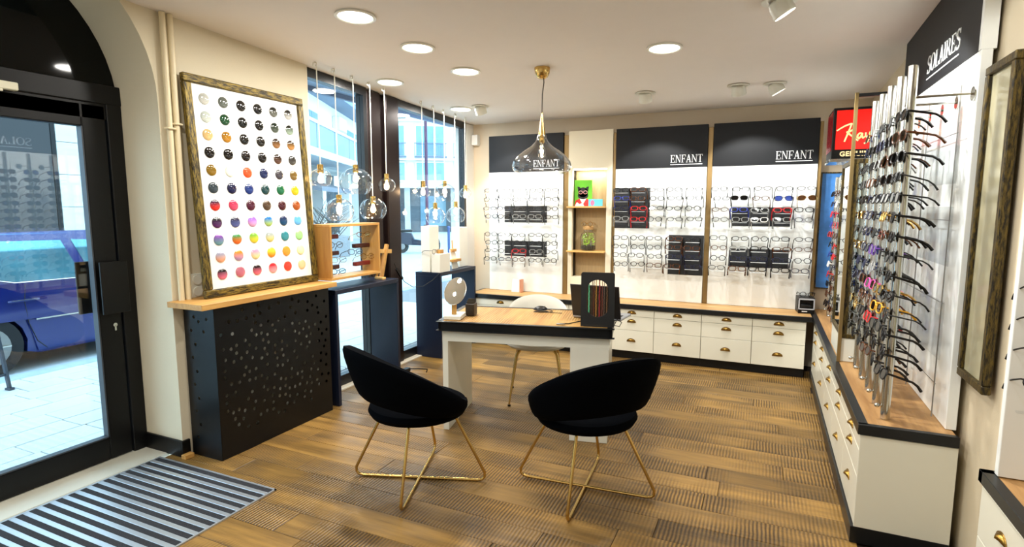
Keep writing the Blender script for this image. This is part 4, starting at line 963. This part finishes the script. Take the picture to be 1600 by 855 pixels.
obj('pedestal_leg', MB().box(DL-.27, 0, 0, DL-.02, DD-.01, .635, bev=.002), M_white, t)
DM = Matrix.Translation((-1.985, 3.225, DZ)) @ Matrix.Rotation(DTH, 4, 'Z')
def on_desk(x, y, z=0.001): return DM @ Vector((x, y, z))
# ------------------------------------------------------------ oval mirror on a small stand
t = thing('table_mirror', 'oval tilted mirror on small oak post and white base on the desk', 'mirror', on_desk(.055, .12), (0, 0, DTH + R(4)))
obj('base', MB().box(-.06, -.085, 0, .06, .085, .028, bev=.003), M_white, t)
obj('post', MB().box(-.018, -.03, .028, .012, .0, .125, bev=.002), M_oakz, t)
# slightly convex oval looking-glass tilted up to the ceiling lamps
n = 36; RX, RZ, RC = .076, .115, .6
mb = MB(); rings = []
for q in [k/8 for k in range(9)]:
    if q == 0: rings.append([mb.bm.verts.new((0, -(RZ*RX)/(2*RC)*1.1, 0))])
    else: rings.append([mb.bm.verts.new((RX*q*math.cos(2*PI*k/n), -((RZ*RX)*(1-q*q))/(2*RC)*1.1, RZ*q*math.sin(2*PI*k/n))) for k in range(n)])
for a, b in zip(rings, rings[1:]):
    for k in range(n):
        if len(a) == 1: mb.bm.faces.new((a[0], b[k], b[(k+1) % n]))
        else: mb.bm.faces.new((a[k], b[k], b[(k+1) % n], a[(k+1) % n]))
ov = obj('mirror_glass', mb, M_mirror, t, smooth=True, loc=(0, .012, .188), rot=(R(-43), 0, 0))
obj('rim', MB().tube([(RX*math.cos(2*PI*k/n), .001, RZ*math.sin(2*PI*k/n)) for k in range(n)], .0028, 6, closed=True), M_chrome, ov, smooth=True)
mb = MB(); mb.prism([(RX*math.cos(2*PI*k/n), RZ*math.sin(2*PI*k/n)) for k in range(n)], lambda u, v, q: (u, q, v), .001, .004)
obj('mirror_back', mb, M_white, ov)
t = thing('card_holder', 'small dark patterned card holder behind the oval mirror', 'card holder', on_desk(.135, .25), (0, 0, DTH))
obj('holder_box', MB().box(-.03, -.05, 0, .035, .03, .085, bev=.003), mat('dark_leopard_print', srgb(46, 36, 22), .5, var=.9, vscale=90), t)
for k in range(3): obj('card', MB().box(-.024, -.035+k*.02, .02, .028, -.033+k*.02, .105+.006*k), mat('dark_card', srgb(60, 54, 44), .5), t)
# ------------------------------------------------------------ laptop, mouse
t = thing('laptop', 'dark grey open laptop seen from behind on the right of the desk', 'laptop', on_desk(1.03, .27), (0, 0, DTH + R(-16)))
M_lap = mat('dark_laptop_shell', srgb(42, 40, 40), .35, metal=.3)
obj('keyboard_base', MB().box(-.175, .0, 0, .175, .235, .016, bev=.004), mat('silver_laptop_deck', srgb(170, 172, 176), .35, metal=.5), t)
obj('keyboard', MB().box(-.15, .03, .016, .15, .13, .018), M_black, t)
sc_ = obj('screen_lid', MB().box(-.175, -.007, 0, .175, .0, .238, bev=.003), M_lap, t, loc=(0, 0, .015), rot=(R(14), 0, 0))
obj('display', MB().box(-.165, .0, .012, .165, .0015, .228), mat('screen_glass', srgb(20, 24, 30), .1), sc_)
t = thing('computer_mouse', 'black computer mouse with coiled cable on the desk', 'mouse', on_desk(.60, .50), (0, 0, R(20)))
mb = MB(); mb.ball((0, 0, .006), 1, 16, (.055, .033, .03)); bmesh.ops.delete(mb.bm, geom=[v for v in mb.bm.verts if v.co.z < -.002], context='VERTS')
bmesh.ops.contextual_create(mb.bm, geom=[e for e in mb.bm.edges if e.is_boundary])
obj('mouse_body', mb, mat('black_plastic', srgb(18, 18, 20), .3), t, smooth=True, loc=(0, 0, .002))
obj('scroll_wheel', MB().cyl((.03, -.004, .03), (.03, .004, .03), .007, 10), M_silver, t)
obj('cable', MB().tube([(.05, 0, .012), (.09, -.02, .004), (.07, -.07, .004), (.0, -.085, .004), (-.05, -.06, .004), (-.03, -.035, .004), (.03, -.05, .006), (.09, -.09, .004), (.16, -.1, .004)], .0025, 6), M_black, t, smooth=True)
t = thing('desk_cable', 'loop of dark cable hanging over the right end of the desk', 'cable', on_desk(DL-.03, .12))
obj('wire', MB().tube([(-.06, -.0, .004), (-.0, .01, .006), (.05, .03, .03), (.075, .05, .01), (.06, .05, -.02), (.03, .03, -.01), (.045, .02, .02)], .003, 6), M_black, t, smooth=True)
tag(obj('cable_end', MB().tube([on_desk(.80, .06, .004), on_desk(.86, .07, .004), on_desk(.93, .16, .006), on_desk(.99, .2, .008)], .0035, 6), M_black, smooth=True), 'short dark cable lying on the desk before the laptop', 'cable')
tag(obj('metal_clip', MB().box(-.03, -.012, 0, .03, .012, .006, bev=.002), M_chrome, loc=on_desk(.81, .045), rot=(0, 0, DTH)), 'small metal clip on the desk before the laptop', 'clip')
# ------------------------------------------------------------ black stand with glasses chains
t = thing('chain_stand', 'black upright stand with oval cut-out holding coloured glasses chains', 'display stand', on_desk(1.05, .03), (0, 0, DTH))
sw, shh = .215, .355
cu = bpy.data.curves.new('plate', 'CURVE'); cu.dimensions = '2D'; cu.fill_mode = 'BOTH'; cu.extrude = .004
def spl(pts):
    s = cu.splines.new('POLY'); s.points.add(len(pts)-1); s.use_cyclic_u = True
    for p, q in zip(s.points, pts): p.co = (q[0], q[1], 0, 1)
rr_ = .014
spl([(-sw/2, 0), (sw/2, 0)] + [(sw/2-rr_+rr_*math.cos(R(a)), shh-rr_+rr_*math.sin(R(a))) for a in range(0, 91, 15)] + [(-sw/2+rr_+rr_*math.cos(R(a)), shh-rr_+rr_*math.sin(R(a))) for a in range(90, 181, 15)])
ow, oh, oc = .07, .122, .185
spl([(ow*math.cos(R(a)), oc+(oh-ow)+ow*math.sin(R(a))) for a in range(0, 181, 10)] + [(ow*math.cos(R(a)), oc-(oh-ow)+ow*math.sin(R(a))) for a in range(180, 361, 10)])
o = bpy.data.objects.new('tmp', cu); COL.objects.link(o); me = bpy.data.meshes.new_from_object(o.evaluated_get(bpy.context.evaluated_depsgraph_get())); bpy.data.objects.remove(o); me.materials.clear()
obj('front_plate', me, mat('matt_black_board', srgb(26, 28, 30), .5), t, rot=(R(90), 0, 0))
obj('back_foot', MB().box(-.09, .0, 0, .09, .09, .006), M_black, t)
obj('hanging_rail', MB().cyl((-.09, .03, .325), (.09, .03, .325), .004, 8), M_black, t)
obj('rail_bracket', MB().box(-.095, .0, .315, -.088, .036, .333), M_black, t); obj('rail_bracket', MB().box(.088, .0, .315, .095, .036, .333), M_black, t)
for k, (xx, c, rad_, lab) in enumerate(((-.058, (90, 200, 150), .0055, 'mint green chain'), (-.036, (70, 40, 30), .004, 'dark brown bead chain'), (-.026, (120, 60, 30), .0035, 'brown bead chain'), (-.012, (200, 150, 60), .004, 'gold chain'), (.01, (150, 20, 40), .006, 'thick crimson bead chain'), (.028, (130, 60, 50), .003, 'rust bead chain'), (.04, (110, 90, 80), .003, 'taupe bead chain'), (.058, (120, 84, 50), .004, 'bronze link chain'))):
    mb = MB(); z = .32; rk = random.Random(k)
    while z > .05:
        bmesh.ops.create_icosphere(mb.bm, subdivisions=1, radius=rad_, matrix=Matrix.Translation((xx + rk.uniform(-.0012, .0012), .03, z))); z -= rad_*1.75
    ch = obj('chain', mb, mat('chain_%d' % k, srgb(*c), .35), t); ch['label'] = lab

# ============================================================ black velvet armchairs
def velvet_chair(label, loc, face):
    """face: heading of the sitter in degrees; chair built facing +Y"""
    t = thing('velvet_chair', label, 'chair', (loc[0], loc[1], 0), (0, 0, R(face - 90)), 'black velvet chairs before the desk')
    # seat cushion
    prof = [(.001, .385), (.14, .385), (.215, .392), (.262, .41), (.277, .435), (.268, .462), (.235, .48), (.15, .487), (.001, .488)]
    obj('seat', MB().lathe(prof, (0, .0, 0), 40, cap0=False, cap1=False), M_velvet, t, smooth=True)
    # wraparound back: band that is tall behind the sitter and runs out to points at the front
    mb = MB(); NT = 44; TM = R(152); NP = 14; rings = []
    for i in range(NT+1):
        th = -TM + 2*TM*i/NT; u = (1 + math.cos(PI*th/TM))/2
        zt_ = .47 + .36*u**.95; zb_ = .415 + .112*u**1.3
        hz = zt_-zb_
        tk = .024 + .016*min(1, u*3)
        ring_ = []
        for k in range(NP):
            a = 2*PI*k/NP; c, s_ = math.cos(a), math.sin(a)
            c = math.copysign(abs(c)**.6, c); s_ = math.copysign(abs(s_)**.75, s_)
            z = (zt_+zb_)/2 + hz/2*s_
            rad_ = .262 + .30*(z-.43) + tk*c*.9 - .02*(1-u)
            # squeeze the plan slightly so the tips point forward
            ring_.append(mb.bm.verts.new((rad_*math.sin(th)*1.06, -rad_*math.cos(th), z)))
        rings.append(ring_)
    for a, b in zip(rings, rings[1:]):
        for k in range(NP): mb.bm.faces.new((a[k], a[(k+1) % NP], b[(k+1) % NP], b[k]))
    mb.bm.faces.new(rings[0][::-1]); mb.bm.faces.new(rings[-1])
    obj('backrest', mb, M_velvet, t, smooth=True)
    # brass wire base: two crossed loops
    for k, ang in enumerate((45, 135)):
        c, s_ = math.cos(R(ang)), math.sin(R(ang)); zf = .009 + .004*k
        rt, rb = .20, .375
        prof2 = [(-rt, .40)] + [(-rb + .0, .055), (-rb+.002, .03), (-rb+.014, zf+.006), (-rb+.04, zf)] + [(0, zf)] + [(rb-.04, zf), (rb-.014, zf+.006), (rb-.002, .03), (rb, .055)] + [(rt, .40)]
        obj('leg_loop', MB().tube([(p*c, p*s_, z) for p, z in prof2], .0085, 10), M_gold, t, smooth=True)
    return t
velvet_chair('black velvet tub chair on the left, its high back to the window side', (-1.735, 2.553), 64)
velvet_chair('black velvet tub chair on the right, its high back to the drawers', (-.842, 2.835), 139)
# ============================================================ white chair behind the desk
t = thing('white_chair', 'white upholstered chair with slim brass legs behind the desk', 'chair', (-1.64, 4.12, 0), (0, 0, R(201)))
M_wh = mat('off_white_leather', srgb(206, 203, 192), .5)
mb = MB(); mb.lathe([(.001, .425), (.17, .425), (.22, .435), (.24, .455), (.235, .48), (.2, .493), (.001, .495)], (0, 0, 0), 32, cap0=False, cap1=False)
bmesh.ops.scale(mb.bm, vec=(1.05, .95, 1), verts=mb.bm.verts)
obj('seat', mb, M_wh, t, smooth=True)
mb = MB(); rings = []; NT = 26; TM = R(78)
for i in range(NT+1):
    th = -TM + 2*TM*i/NT; q = th/TM
    zt_ = .565 + .245*math.sqrt(max(0, 1-q*q*.985)); zb_ = .50 + .01*q*q
    ring_ = []
    for k in range(12):
        a = 2*PI*k/12; z = (zt_+zb_)/2 + (zt_-zb_)/2*math.sin(a); rad_ = .232 + .10*(z-.5) + .02*math.cos(a)
        ring_.append(mb.bm.verts.new((rad_*math.sin(th)*1.08, -rad_*math.cos(th), z)))
    rings.append(ring_)
for a, b in zip(rings, rings[1:]):
    for k in range(12): mb.bm.faces.new((a[k], a[(k+1) % 12], b[(k+1) % 12], b[k]))
mb.bm.faces.new(rings[0][::-1]); mb.bm.faces.new(rings[-1])
obj('backrest', mb, M_wh, t, smooth=True)
for sx in (-1, 1): obj('back_support', MB().bar((sx*.12, -.20, .45), (sx*.13, -.235, .56), .03, .012), M_gold, t)
for sx in (-1, 1):
    for sy in (-1, 1):
        l = obj('leg', MB().tube([(sx*.13, sy*.12, .43), (sx*.155, sy*.15, .40), (sx*.165, sy*.165, .36), (sx*.215, sy*.225, .012)], .0125, 10, taper=[1, 1, 1, .55]), M_gold, t, smooth=True)
        obj('foot_pad', MB().cyl((sx*.215, sy*.225, 0), (sx*.215, sy*.225, .012), .012, 10), M_black, l)
# ============================================================ street outside
M_stone = mat('pale_paving_stone', srgb(188, 190, 188), .75, var=.16, vscale=3., bump=.4, bscale=40)
pv = struct(obj('pavement', MB().box(-6.2, -8, -.2, -3.72, 14, -.05), mat('paving_joint', srgb(120, 122, 124), .9)), 'pale stone pavement outside the door')
sm = [MB().box(0, 0, -.05, .242, l, -.03, bev=.004).mesh('paving_stone') for l in (.33, .42, .52)]
rs = random.Random(9)
xx = -6.2
while xx < -3.8:
    yy = 1.0 - rs.random()*.4
    while yy < (8.2 if xx > -5.4 else 7.2):
        k = rs.randrange(3); obj('paving_stone', sm[k], M_stone, pv, loc=(xx, yy, rs.uniform(-.002, .002))); yy += (.338, .428, .528)[k]
    xx += .248
struct(obj('kerb', MB().box(-6.42, -8, -.2, -6.205, 14, -.028, bev=.006), mat('kerb_granite', srgb(150, 166, 180), .7, var=.2)), 'granite kerb along the street')
struct(obj('road', MB().box(-60, -30, -.4, -6.42, 70, -.13), mat('pale_road', srgb(176, 186, 190), .7, var=.12, vscale=.8)), 'pale street beyond the pavement')
struct(obj('forecourt', MB().box(-6.42, 14, -.3, 6, 60, -.13), mat('pale_road', srgb(176, 186, 190), .7)), 'pale street corner beyond the shop')
# canopy over the shop windows
t = thing('shop_canopy', 'blue grey canopy slab projecting over the shop windows outside', 'canopy', (-3.45, 2.6, 2.72))
obj('canopy_slab', MB().box(-.75, 0, .03, 0, 4.6, .12), mat('canopy_blue_grey', srgb(120, 140, 165), .5), t)
obj('canopy_lip', MB().box(-.8, 0, -.02, -.75, 4.6, .13), mat('canopy_lip_grey', srgb(80, 96, 122), .5), t)
# ------------------------------------------------------------ parked blue car
M_car = mat('blue_car_paint', srgb(12, 30, 100), .18, metal=.25, coat=1.)
cr = thing('parked_car', 'dark blue parked car outside the glazed door', 'car', (-6.82, 2.72, -.13))
W2 = 1.62
def wa(c, r, a0, a1, n=10): return [(c + r*math.cos(R(a0+(a1-a0)*k/n)), .30 + r*math.sin(R(a0+(a1-a0)*k/n))) for k in range(n+1)]
prof = [(-.82, .22), (-.42, .20)] + wa(0, .345, 196, -16)[0:] + [(.45, .17), (2.1, .17)] + wa(2.55, .345, 196, -16) + [(3.0, .2), (3.42, .24), (3.48, .45), (3.38, .66), (2.9, .80), (2.25, .90), (1.0, .90), (.1, .92), (-.5, .93), (-.78, .86), (-.88, .6), (-.88, .34)]
mb = MB(); mb.prism(prof, lambda u, v, q: (q, u, v), -W2+.03, -.03)
mb2 = MB()
# swell the flanks: a slightly proud shoulder strip
obj('body', mb, M_car, cr)
sh_ = [(-.86, .55), (3.44, .5), (3.36, .62), (2.9, .76), (1.0, .86), (-.5, .89), (-.76, .83)]
for q0, q1 in ((-.03, -.005), (-W2+.005, -W2+.03)): obj('shoulder', MB().prism(sh_, lambda u, v, q: (q, u, v), q0, q1), M_car, cr)
lo_ = [(.42, .2), (2.12, .2), (2.14, .5), (.36, .53)]
for q0, q1 in ((-.03, -.012), (-W2+.012, -W2+.03)): obj('door_skin', MB().prism(lo_, lambda u, v, q: (q, u, v), q0, q1), M_car, cr)
gh0 = [(-.66, .9), (2.35, .9), (1.55, 1.36), (1.2, 1.42), (-.1, 1.42), (-.42, 1.34)]
def ghp(u, v, q):           # greenhouse leaning inwards
    k = (v-.9)/.52*.17
    return (-.06-k if q > .5 else -W2+.06+k, u, v)
obj('cabin', MB().prism(gh0, ghp, 0, 1), M_car, cr)
M_cg = mat('car_glass', srgb(96, 150, 160), .04, metal=.65, var=.5, vscale=3.)
def side_win(poly, nm):
    mb = MB()
    mb.prism(poly, lambda u, v, q: (-.06-(v-.9)/.52*.17 + q, u, v), -.002, .006)
    return obj(nm, mb, M_cg, cr)
side_win([(-.25, 1.26), (-.02, 1.08), (.12, .97), (.3, .925), (.92, .915), (.80, 1.32), (.2, 1.335), (-.15, 1.31)], 'rear_side_window')
side_win([(1.02, .915), (1.98, .915), (1.45, 1.29), (.9, 1.325)], 'front_side_window')
mb = MB().tube([(-.054-(v-.9)/.52*.17, u, v) for u, v in ((-.25, 1.26), (-.02, 1.075), (.12, .962), (.3, .915), (.95, .905), (2.0, .905))], .007, 6)
obj('window_trim', mb, M_chrome, cr, smooth=True)
obj('roof_line', MB().tube([(-.235, -.3, 1.375), (-.232, .2, 1.40), (-.232, 1.2, 1.395)], .01, 6), mat('pale_blue_metal', srgb(90, 130, 180), .2, metal=.6), cr)  # pale blue metallic tube along the roof edge
hd_ = obj('door_handle', MB().tube([(.0, .2, .735), (.022, .24, .738), (.022, .42, .738), (.0, .46, .735)], .011, 8), M_car, cr, smooth=True)
obj('handle_trim', MB().box(.028, .22, .742, .034, .44, .748), M_chrome, hd_)
obj('side_moulding', MB().box(-.006, .42, .52, .006, 2.05, .535), M_chrome, cr)
mb = MB().tube([(-.008, .36, .90), (-.004, .34, .72), (-.01, .36, .5), (-.01, .42, .3), (-.012, .5, .21)], .004, 5); mb.tube([(-.008, .98, .90), (-.006, 1.0, .5), (-.01, 1.0, .2)], .004, 5)
obj('door_gap', mb, M_black, cr)
for cy in (0, 2.55):
    for q in (-.02, -W2+.22):
        w_ = obj('wheel', MB().cyl((q-.2, cy, .30), (q, cy, .30), .305, 28), mat('tyre_rubber', srgb(22, 23, 25), .8), cr, smooth=True)
        obj('rim', MB().cyl((q-.01, cy, .30), (q+.006, cy, .30), .20, 24), M_silver, w_, smooth=True)
        for k in range(5):
            a = 2*PI*k/5; obj('spoke', MB().bar((q+.01, cy+.03*math.cos(a), .3+.03*math.sin(a)), (q+.01, cy+.19*math.cos(a), .3+.19*math.sin(a)), .012, .045, up=(1, 0, 0)), M_chrome, w_)
obj('underbody', MB().box(-W2+.1, -.6, .16, -.1, 3.2, .3), M_black, cr)
obj('tail_lamp', MB().box(-.2, -.9, .62, -.02, -.8, .84, bev=.01), mat('red_tail_lamp', srgb(150, 16, 20), .2), cr)
# ------------------------------------------------------------ pavement sign frame by the car
t = thing('a_frame_stand', 'dark metal A-frame stand on the pavement at the left edge', 'stand', (-5.9, 2.40, -.03), (0, 0, R(8)))
for s in (-1, 1): obj('leg', MB().bar((0, s*.08, 0), (0, s*.02, .62), .03, .02), mat('slate_blue_metal', srgb(44, 56, 70), .45), t)
obj('brace', MB().bar((0, -.06, .14), (0, .065, .14), .016, .016), MATS['slate_blue_metal'], t); obj('brace', MB().bar((0, -.04, .36), (0, .045, .36), .016, .016), MATS['slate_blue_metal'], t)
for s in (-1, 1): obj('foot', MB().box(-.03, s*.08-.02, 0, .03, s*.08+.02, .02), MATS['slate_blue_metal'], t)

# ------------------------------------------------------------ stone facade opposite the door
t = thing('stone_building', 'pale stone clad building across the street seen through the door', 'building', (-11.2, 1.2, -.13))
obj('wall', MB().box(-.4, -3, 0, -.03, 8.5, 7), mat('facade_core', srgb(120, 124, 126), .9), t)
M_clad = mat('travertine_slab', srgb(196, 196, 190), .75, var=.14, vscale=2., stretch=(1, 1, 6), bump=.2, bscale=20)
pm_ = MB().box(-.03, .004, .004, 0, 1.146, .556, bev=.004).mesh('stone_slab')
for i in range(10):
    for j in range(10):
        if (2 <= i <= 3 and j < 5) or (4 <= i <= 5 and j < 6): continue
        obj('stone_slab', pm_, M_clad, t, loc=(0, -2.4+i*1.15, j*.56))
dw = obj('doorway', MB().box(-.03, -.05, 0, -.01, 2.15, 2.75), mat('dark_doorway_glass', srgb(70, 104, 130), .1), t)
for yy in (-.05, 1.0, 2.1): obj('doorway_frame', MB().box(-.03, yy, 0, .03, yy+.06, 2.75), M_white, dw)
dk = obj('added_dark_front', MB().box(-.03, 2.21, 0, -.012, 4.49, 3.35), mat('added_front_dark', srgb(18, 20, 22), .25), t)  # dark front added opposite so the display's reflection shows in the door glass
for yy in (2.21, 3.3, 4.43): obj('added_front_post', MB().box(-.03, yy, 0, .0, yy+.06, 3.35), M_black, dk)
# ------------------------------------------------------------ balcony building left of the post
M_fac = mat('white_facade_render', srgb(240, 240, 234), .8, bump=.1)
M_wing = mat('blue_window_glass', srgb(120, 158, 178), .1, metal=.15, var=.35, vscale=1.2)
A = Vector((-15.3, 15.7, -.13)); e = Vector((-.45, .893, 0)); nrm = Vector((.893, .45, 0))
ang = math.atan2(e.y, e.x)
t = thing('balcony_building', 'white building with a glass balcony seen through the left window', 'building', A, (0, 0, ang))
# local: +x along the facade (away), -y out to the street
obj('wall', MB().box(-5, 0, 3.3, 9.5, 7, 12), M_fac, t)
obj('ground_wall', MB().box(-5, 1.6, 0, 9.5, 7, 3.3), mat('dark_shopfront', srgb(92, 104, 112), .6, var=.5, vscale=.9), t)
for x in (-4.9, -1.2, 2.2, 6.5, 8.9): obj('pillar', MB().box(x, .1, 0, x+.5, .6, 3.3), M_fac, t)
bal = obj('balcony_slab', MB().box(-5, -1.3, 3.25, 9.5, 0, 3.5), mat('pale_concrete', srgb(190, 196, 200), .8), t)
for k in range(7): obj('balcony_glass', MB().box(-5+k*2.05+.03, -1.28, 3.5, -2.95+k*2.05-.03, -1.24, 4.25), mat('balcony_grey_glass', srgb(128, 150, 172), .2), bal)
obj('balcony_rail', MB().box(-5, -1.32, 4.25, 9.5, -1.2, 4.34), M_white, bal)
def win(parent, x0, x1, z0, z1, n, y=0., mglass=None):
    wf = obj('window', MB().box(x0-.06, y-.05, z0-.06, x1+.06, y+.02, z1+.06), M_white, parent)
    ww_ = (x1-x0)/n
    for k in range(n): obj('pane', MB().box(x0+k*ww_+.03, y-.07, z0+.03, x0+(k+1)*ww_-.03, y-.045, z1-.03), mglass or M_wing, wf)
for x0, x1 in ((-4.2, -1.4), (-.4, 1.6), (5.8, 8.6)): win(t, x0, x1, 3.9, 5.25, 2)
for x0, x1 in ((-2.2, .6), (3, 5)): win(t, x0, x1, 6.9, 8.4, 2)
obj('eaves', MB().box(-5, -.9, 5.85, 9.5, 0, 6.05), mat('eaves_blue_grey', srgb(120, 140, 164), .6), t)
obj('air_conditioner', MB().box(3.6, -.35, 4.9, 4.7, 0, 5.5, bev=.03), M_white, t)
obj('awning', MB().hexa([(-2, -1.1, 2.2), (2, -1.1, 2.2), (2, 1.5, 2.5), (-2, 1.5, 2.5), (-2, -1.1, 2.35), (2, -1.1, 2.35), (2, 1.5, 3.0), (-2, 1.5, 3.0)]), mat('grey_awning', srgb(110, 120, 132), .8), t)
# ------------------------------------------------------------ curved apartment building at the end of the street
Cc = Vector((-19.9, 31.0, -.13)); ta = math.atan2(.545, .844)
t = thing('curved_building', 'white curved apartment building with rows of blue windows seen through the far window', 'building', Cc, (0, 0, ta))
def cy_(s): return .022*s*s
segs = [-9, -6.5, -4.4, -2.9, -1.25, 0.1, 1.35, 2.9, 4.6, 7, 10]
for a, b in zip(segs, segs[1:]):
    obj('facade_panel', MB().hexa([(a, cy_(a), 2.9), (b, cy_(b), 2.9), (b, 8, 2.9), (a, 8, 2.9), (a, cy_(a), 11.5), (b, cy_(b), 11.5), (b, 8, 11.5), (a, 8, 11.5)]), M_fac, t)
    for zz in (4.62, 7.05, 9.6): obj('string_course', MB().hexa([(a, cy_(a)-.3, zz), (b, cy_(b)-.3, zz), (b, cy_(b)+.1, zz), (a, cy_(a)+.1, zz), (a, cy_(a)-.3, zz+.16), (b, cy_(b)-.3, zz+.16), (b, cy_(b)+.1, zz+.16), (a, cy_(a)+.1, zz+.16)]), M_fac, t)
for s0, s1, n in ((-5.6, -4.8, 1), (-4.2, -3.4, 1), (-2.0, -1.5, 1), (-.8, 1.05, 3), (1.68, 2.3, 1), (3.2, 4.2, 2), (5.4, 6.2, 1)):
    yy = min(cy_(s0), cy_(s1)) - .06
    for z0, z1 in ((3.35, 4.5), (4.9, 6.8), (7.35, 9.2), (9.9, 11.2)):
        win(t, s0, s1, z0, z1, n, yy)
    for zz in (4.9, 7.35):
        rl_ = MB(); rl_.box(s0-.1, yy-.35, zz+.75, s1+.1, yy-.3, zz+.8); rl_.box(s0-.1, yy-.35, zz-.12, s1+.1, yy-.02, zz-.02)
        for q in range(int((s1-s0+.2)/.14)+1): rl_.box(s0-.1+q*.14, yy-.34, zz, s0-.08+q*.14, yy-.32, zz+.75)
        obj('balcony_railing', rl_, mat('grey_railing', srgb(110, 124, 140), .5), t)
obj('ground_storey', MB().box(-9, 1.2, 0, 10, 8, 2.9), mat('dark_shopfront', srgb(92, 104, 112), .6), t)
for x in (-7, -4.6, -1.6, 1.4, 4.2, 7): obj('pillar', MB().box(x, .4, 0, x+.35, .8, 2.9), mat('pale_concrete', srgb(190, 196, 200), .8), t)
for x, m in ((-6, M_wing), (-3.6, M_wing), (-.6, M_wing), (2.4, M_wing), (5.2, M_wing)): obj('shop_window', MB().box(x, 1.12, .4, x+1.7, 1.2, 2.4), m, t)
# ------------------------------------------------------------ street furniture
def ground(o, x, y): return (x, y, -.13)
t = thing('street_lamp', 'slim dark red lamp post on the street corner', 'lamp post', (-11.05, 17.05, -.13))
obj('post', MB().cyl((0, 0, 0), (0, 0, 5.0), .055, 10), mat('plum_metal', srgb(74, 34, 70), .4), t, smooth=True)
obj('bracket', MB().tube([(0, 0, 4.9), (.2, .1, 5.1), (.5, .2, 5.1)], .03, 6), MATS['plum_metal'], t); obj('lantern', MB().lathe([(.05, 0), (.14, -.05), (.12, -.16), (.02, -.18)], (.5, .2, 5.1), 12), M_white, t, smooth=True)
for k, (x, y, lab) in enumerate(((-9.9, 16.6, 'slate blue street bollard left of another, behind the white block'), (-9.45, 16.7, 'slate blue street bollard nearest the back wall side'), (-12.3, 16.5, 'slate blue street bollard left of the scooter'))):
    b_ = thing('street_bollard', lab, 'bollard', (x, y, -.13), group='street bollards')
    obj('post', MB().cyl((0, 0, 0), (0, 0, .95), .045, 10), mat('slate_blue_post', srgb(50, 80, 130), .5), b_, smooth=True); obj('cap', MB().ball((0, 0, .97), .06, 10), MATS['slate_blue_post'], b_, smooth=True)
sc = thing('parked_scooter', 'dark parked motor scooter with windscreen on the street', 'scooter', (-11.6, 17.2, -.13), (0, 0, R(28)))
M_sc = mat('dark_scooter_shell', srgb(36, 40, 58), .3)
for x in (-.55, .6):
    w_ = obj('wheel', MB().cyl((x, -.06, .24), (x, .06, .24), .24, 18), MATS['tyre_rubber'], sc, smooth=True); obj('hub', MB().cyl((x, -.07, .24), (x, .07, .24), .12, 12), M_silver, w_)
obj('body_shell', MB().prism([(-.85, .55), (-.8, .4), (-.3, .3), (.2, .28), (.3, .32), (.45, .8), (.38, .95), (.28, .95), (.18, .45), (-.1, .5), (-.2, .72), (-.8, .78)], lambda u, v, q: (u, q, v), -.15, .15), M_sc, sc)
obj('front_fender', MB().prism([(.4, .45), (.5, .5), (.75, .42), (.85, .3), (.8, .5), (.55, .62), (.42, .6)], lambda u, v, q: (u, q, v), -.08, .08), M_sc, sc)
obj('seat', MB().box(-.85, -.13, .76, -.15, .13, .86, bev=.04, seg=2), M_black, sc)
obj('handlebar', MB().tube([(.3, -.33, 1.02), (.36, -.15, 1.0), (.38, 0, .96), (.36, .15, 1.0), (.3, .33, 1.02)], .02, 6), M_black, sc)
obj('windscreen', MB().hexa([(.42, -.22, .95), (.44, -.22, .95), (.44, .22, .95), (.42, .22, .95), (.28, -.18, 1.35), (.3, -.18, 1.35), (.3, .18, 1.35), (.28, .18, 1.35)]), M_acryl, sc)
obj('top_box', MB().box(-1.0, -.18, .85, -.65, .18, 1.15, bev=.04), M_sc, sc)
sb_ = thing('street_shrub', 'bare grey street shrub behind the left pendants', 'shrub', (-13.4, 14.6, -.13))
mb = MB(); rk = random.Random(2)
for k in range(70):
    a = rk.uniform(0, 2*PI); l = rk.uniform(.5, 1.4); p0 = Vector((rk.uniform(-.3, .3), rk.uniform(-.3, .3), rk.uniform(.6, 1.2))); d_ = Vector((math.cos(a)*.8, math.sin(a)*.8, rk.uniform(.2, 1.2))).normalized()
    mb.tube([p0, p0+d_*l*.5+Vector((0, 0, .08)), p0+d_*l], .014, 4, taper=[1, .7, .3])
o = obj('branches', mb, mat('grey_twig', srgb(96, 92, 84), .8), sb_); o['kind'] = 'stuff'
obj('planter', MB().box(-.5, -.5, 0, .5, .5, .7, bev=.02), mat('grey_planter', srgb(130, 136, 140), .7), sb_)
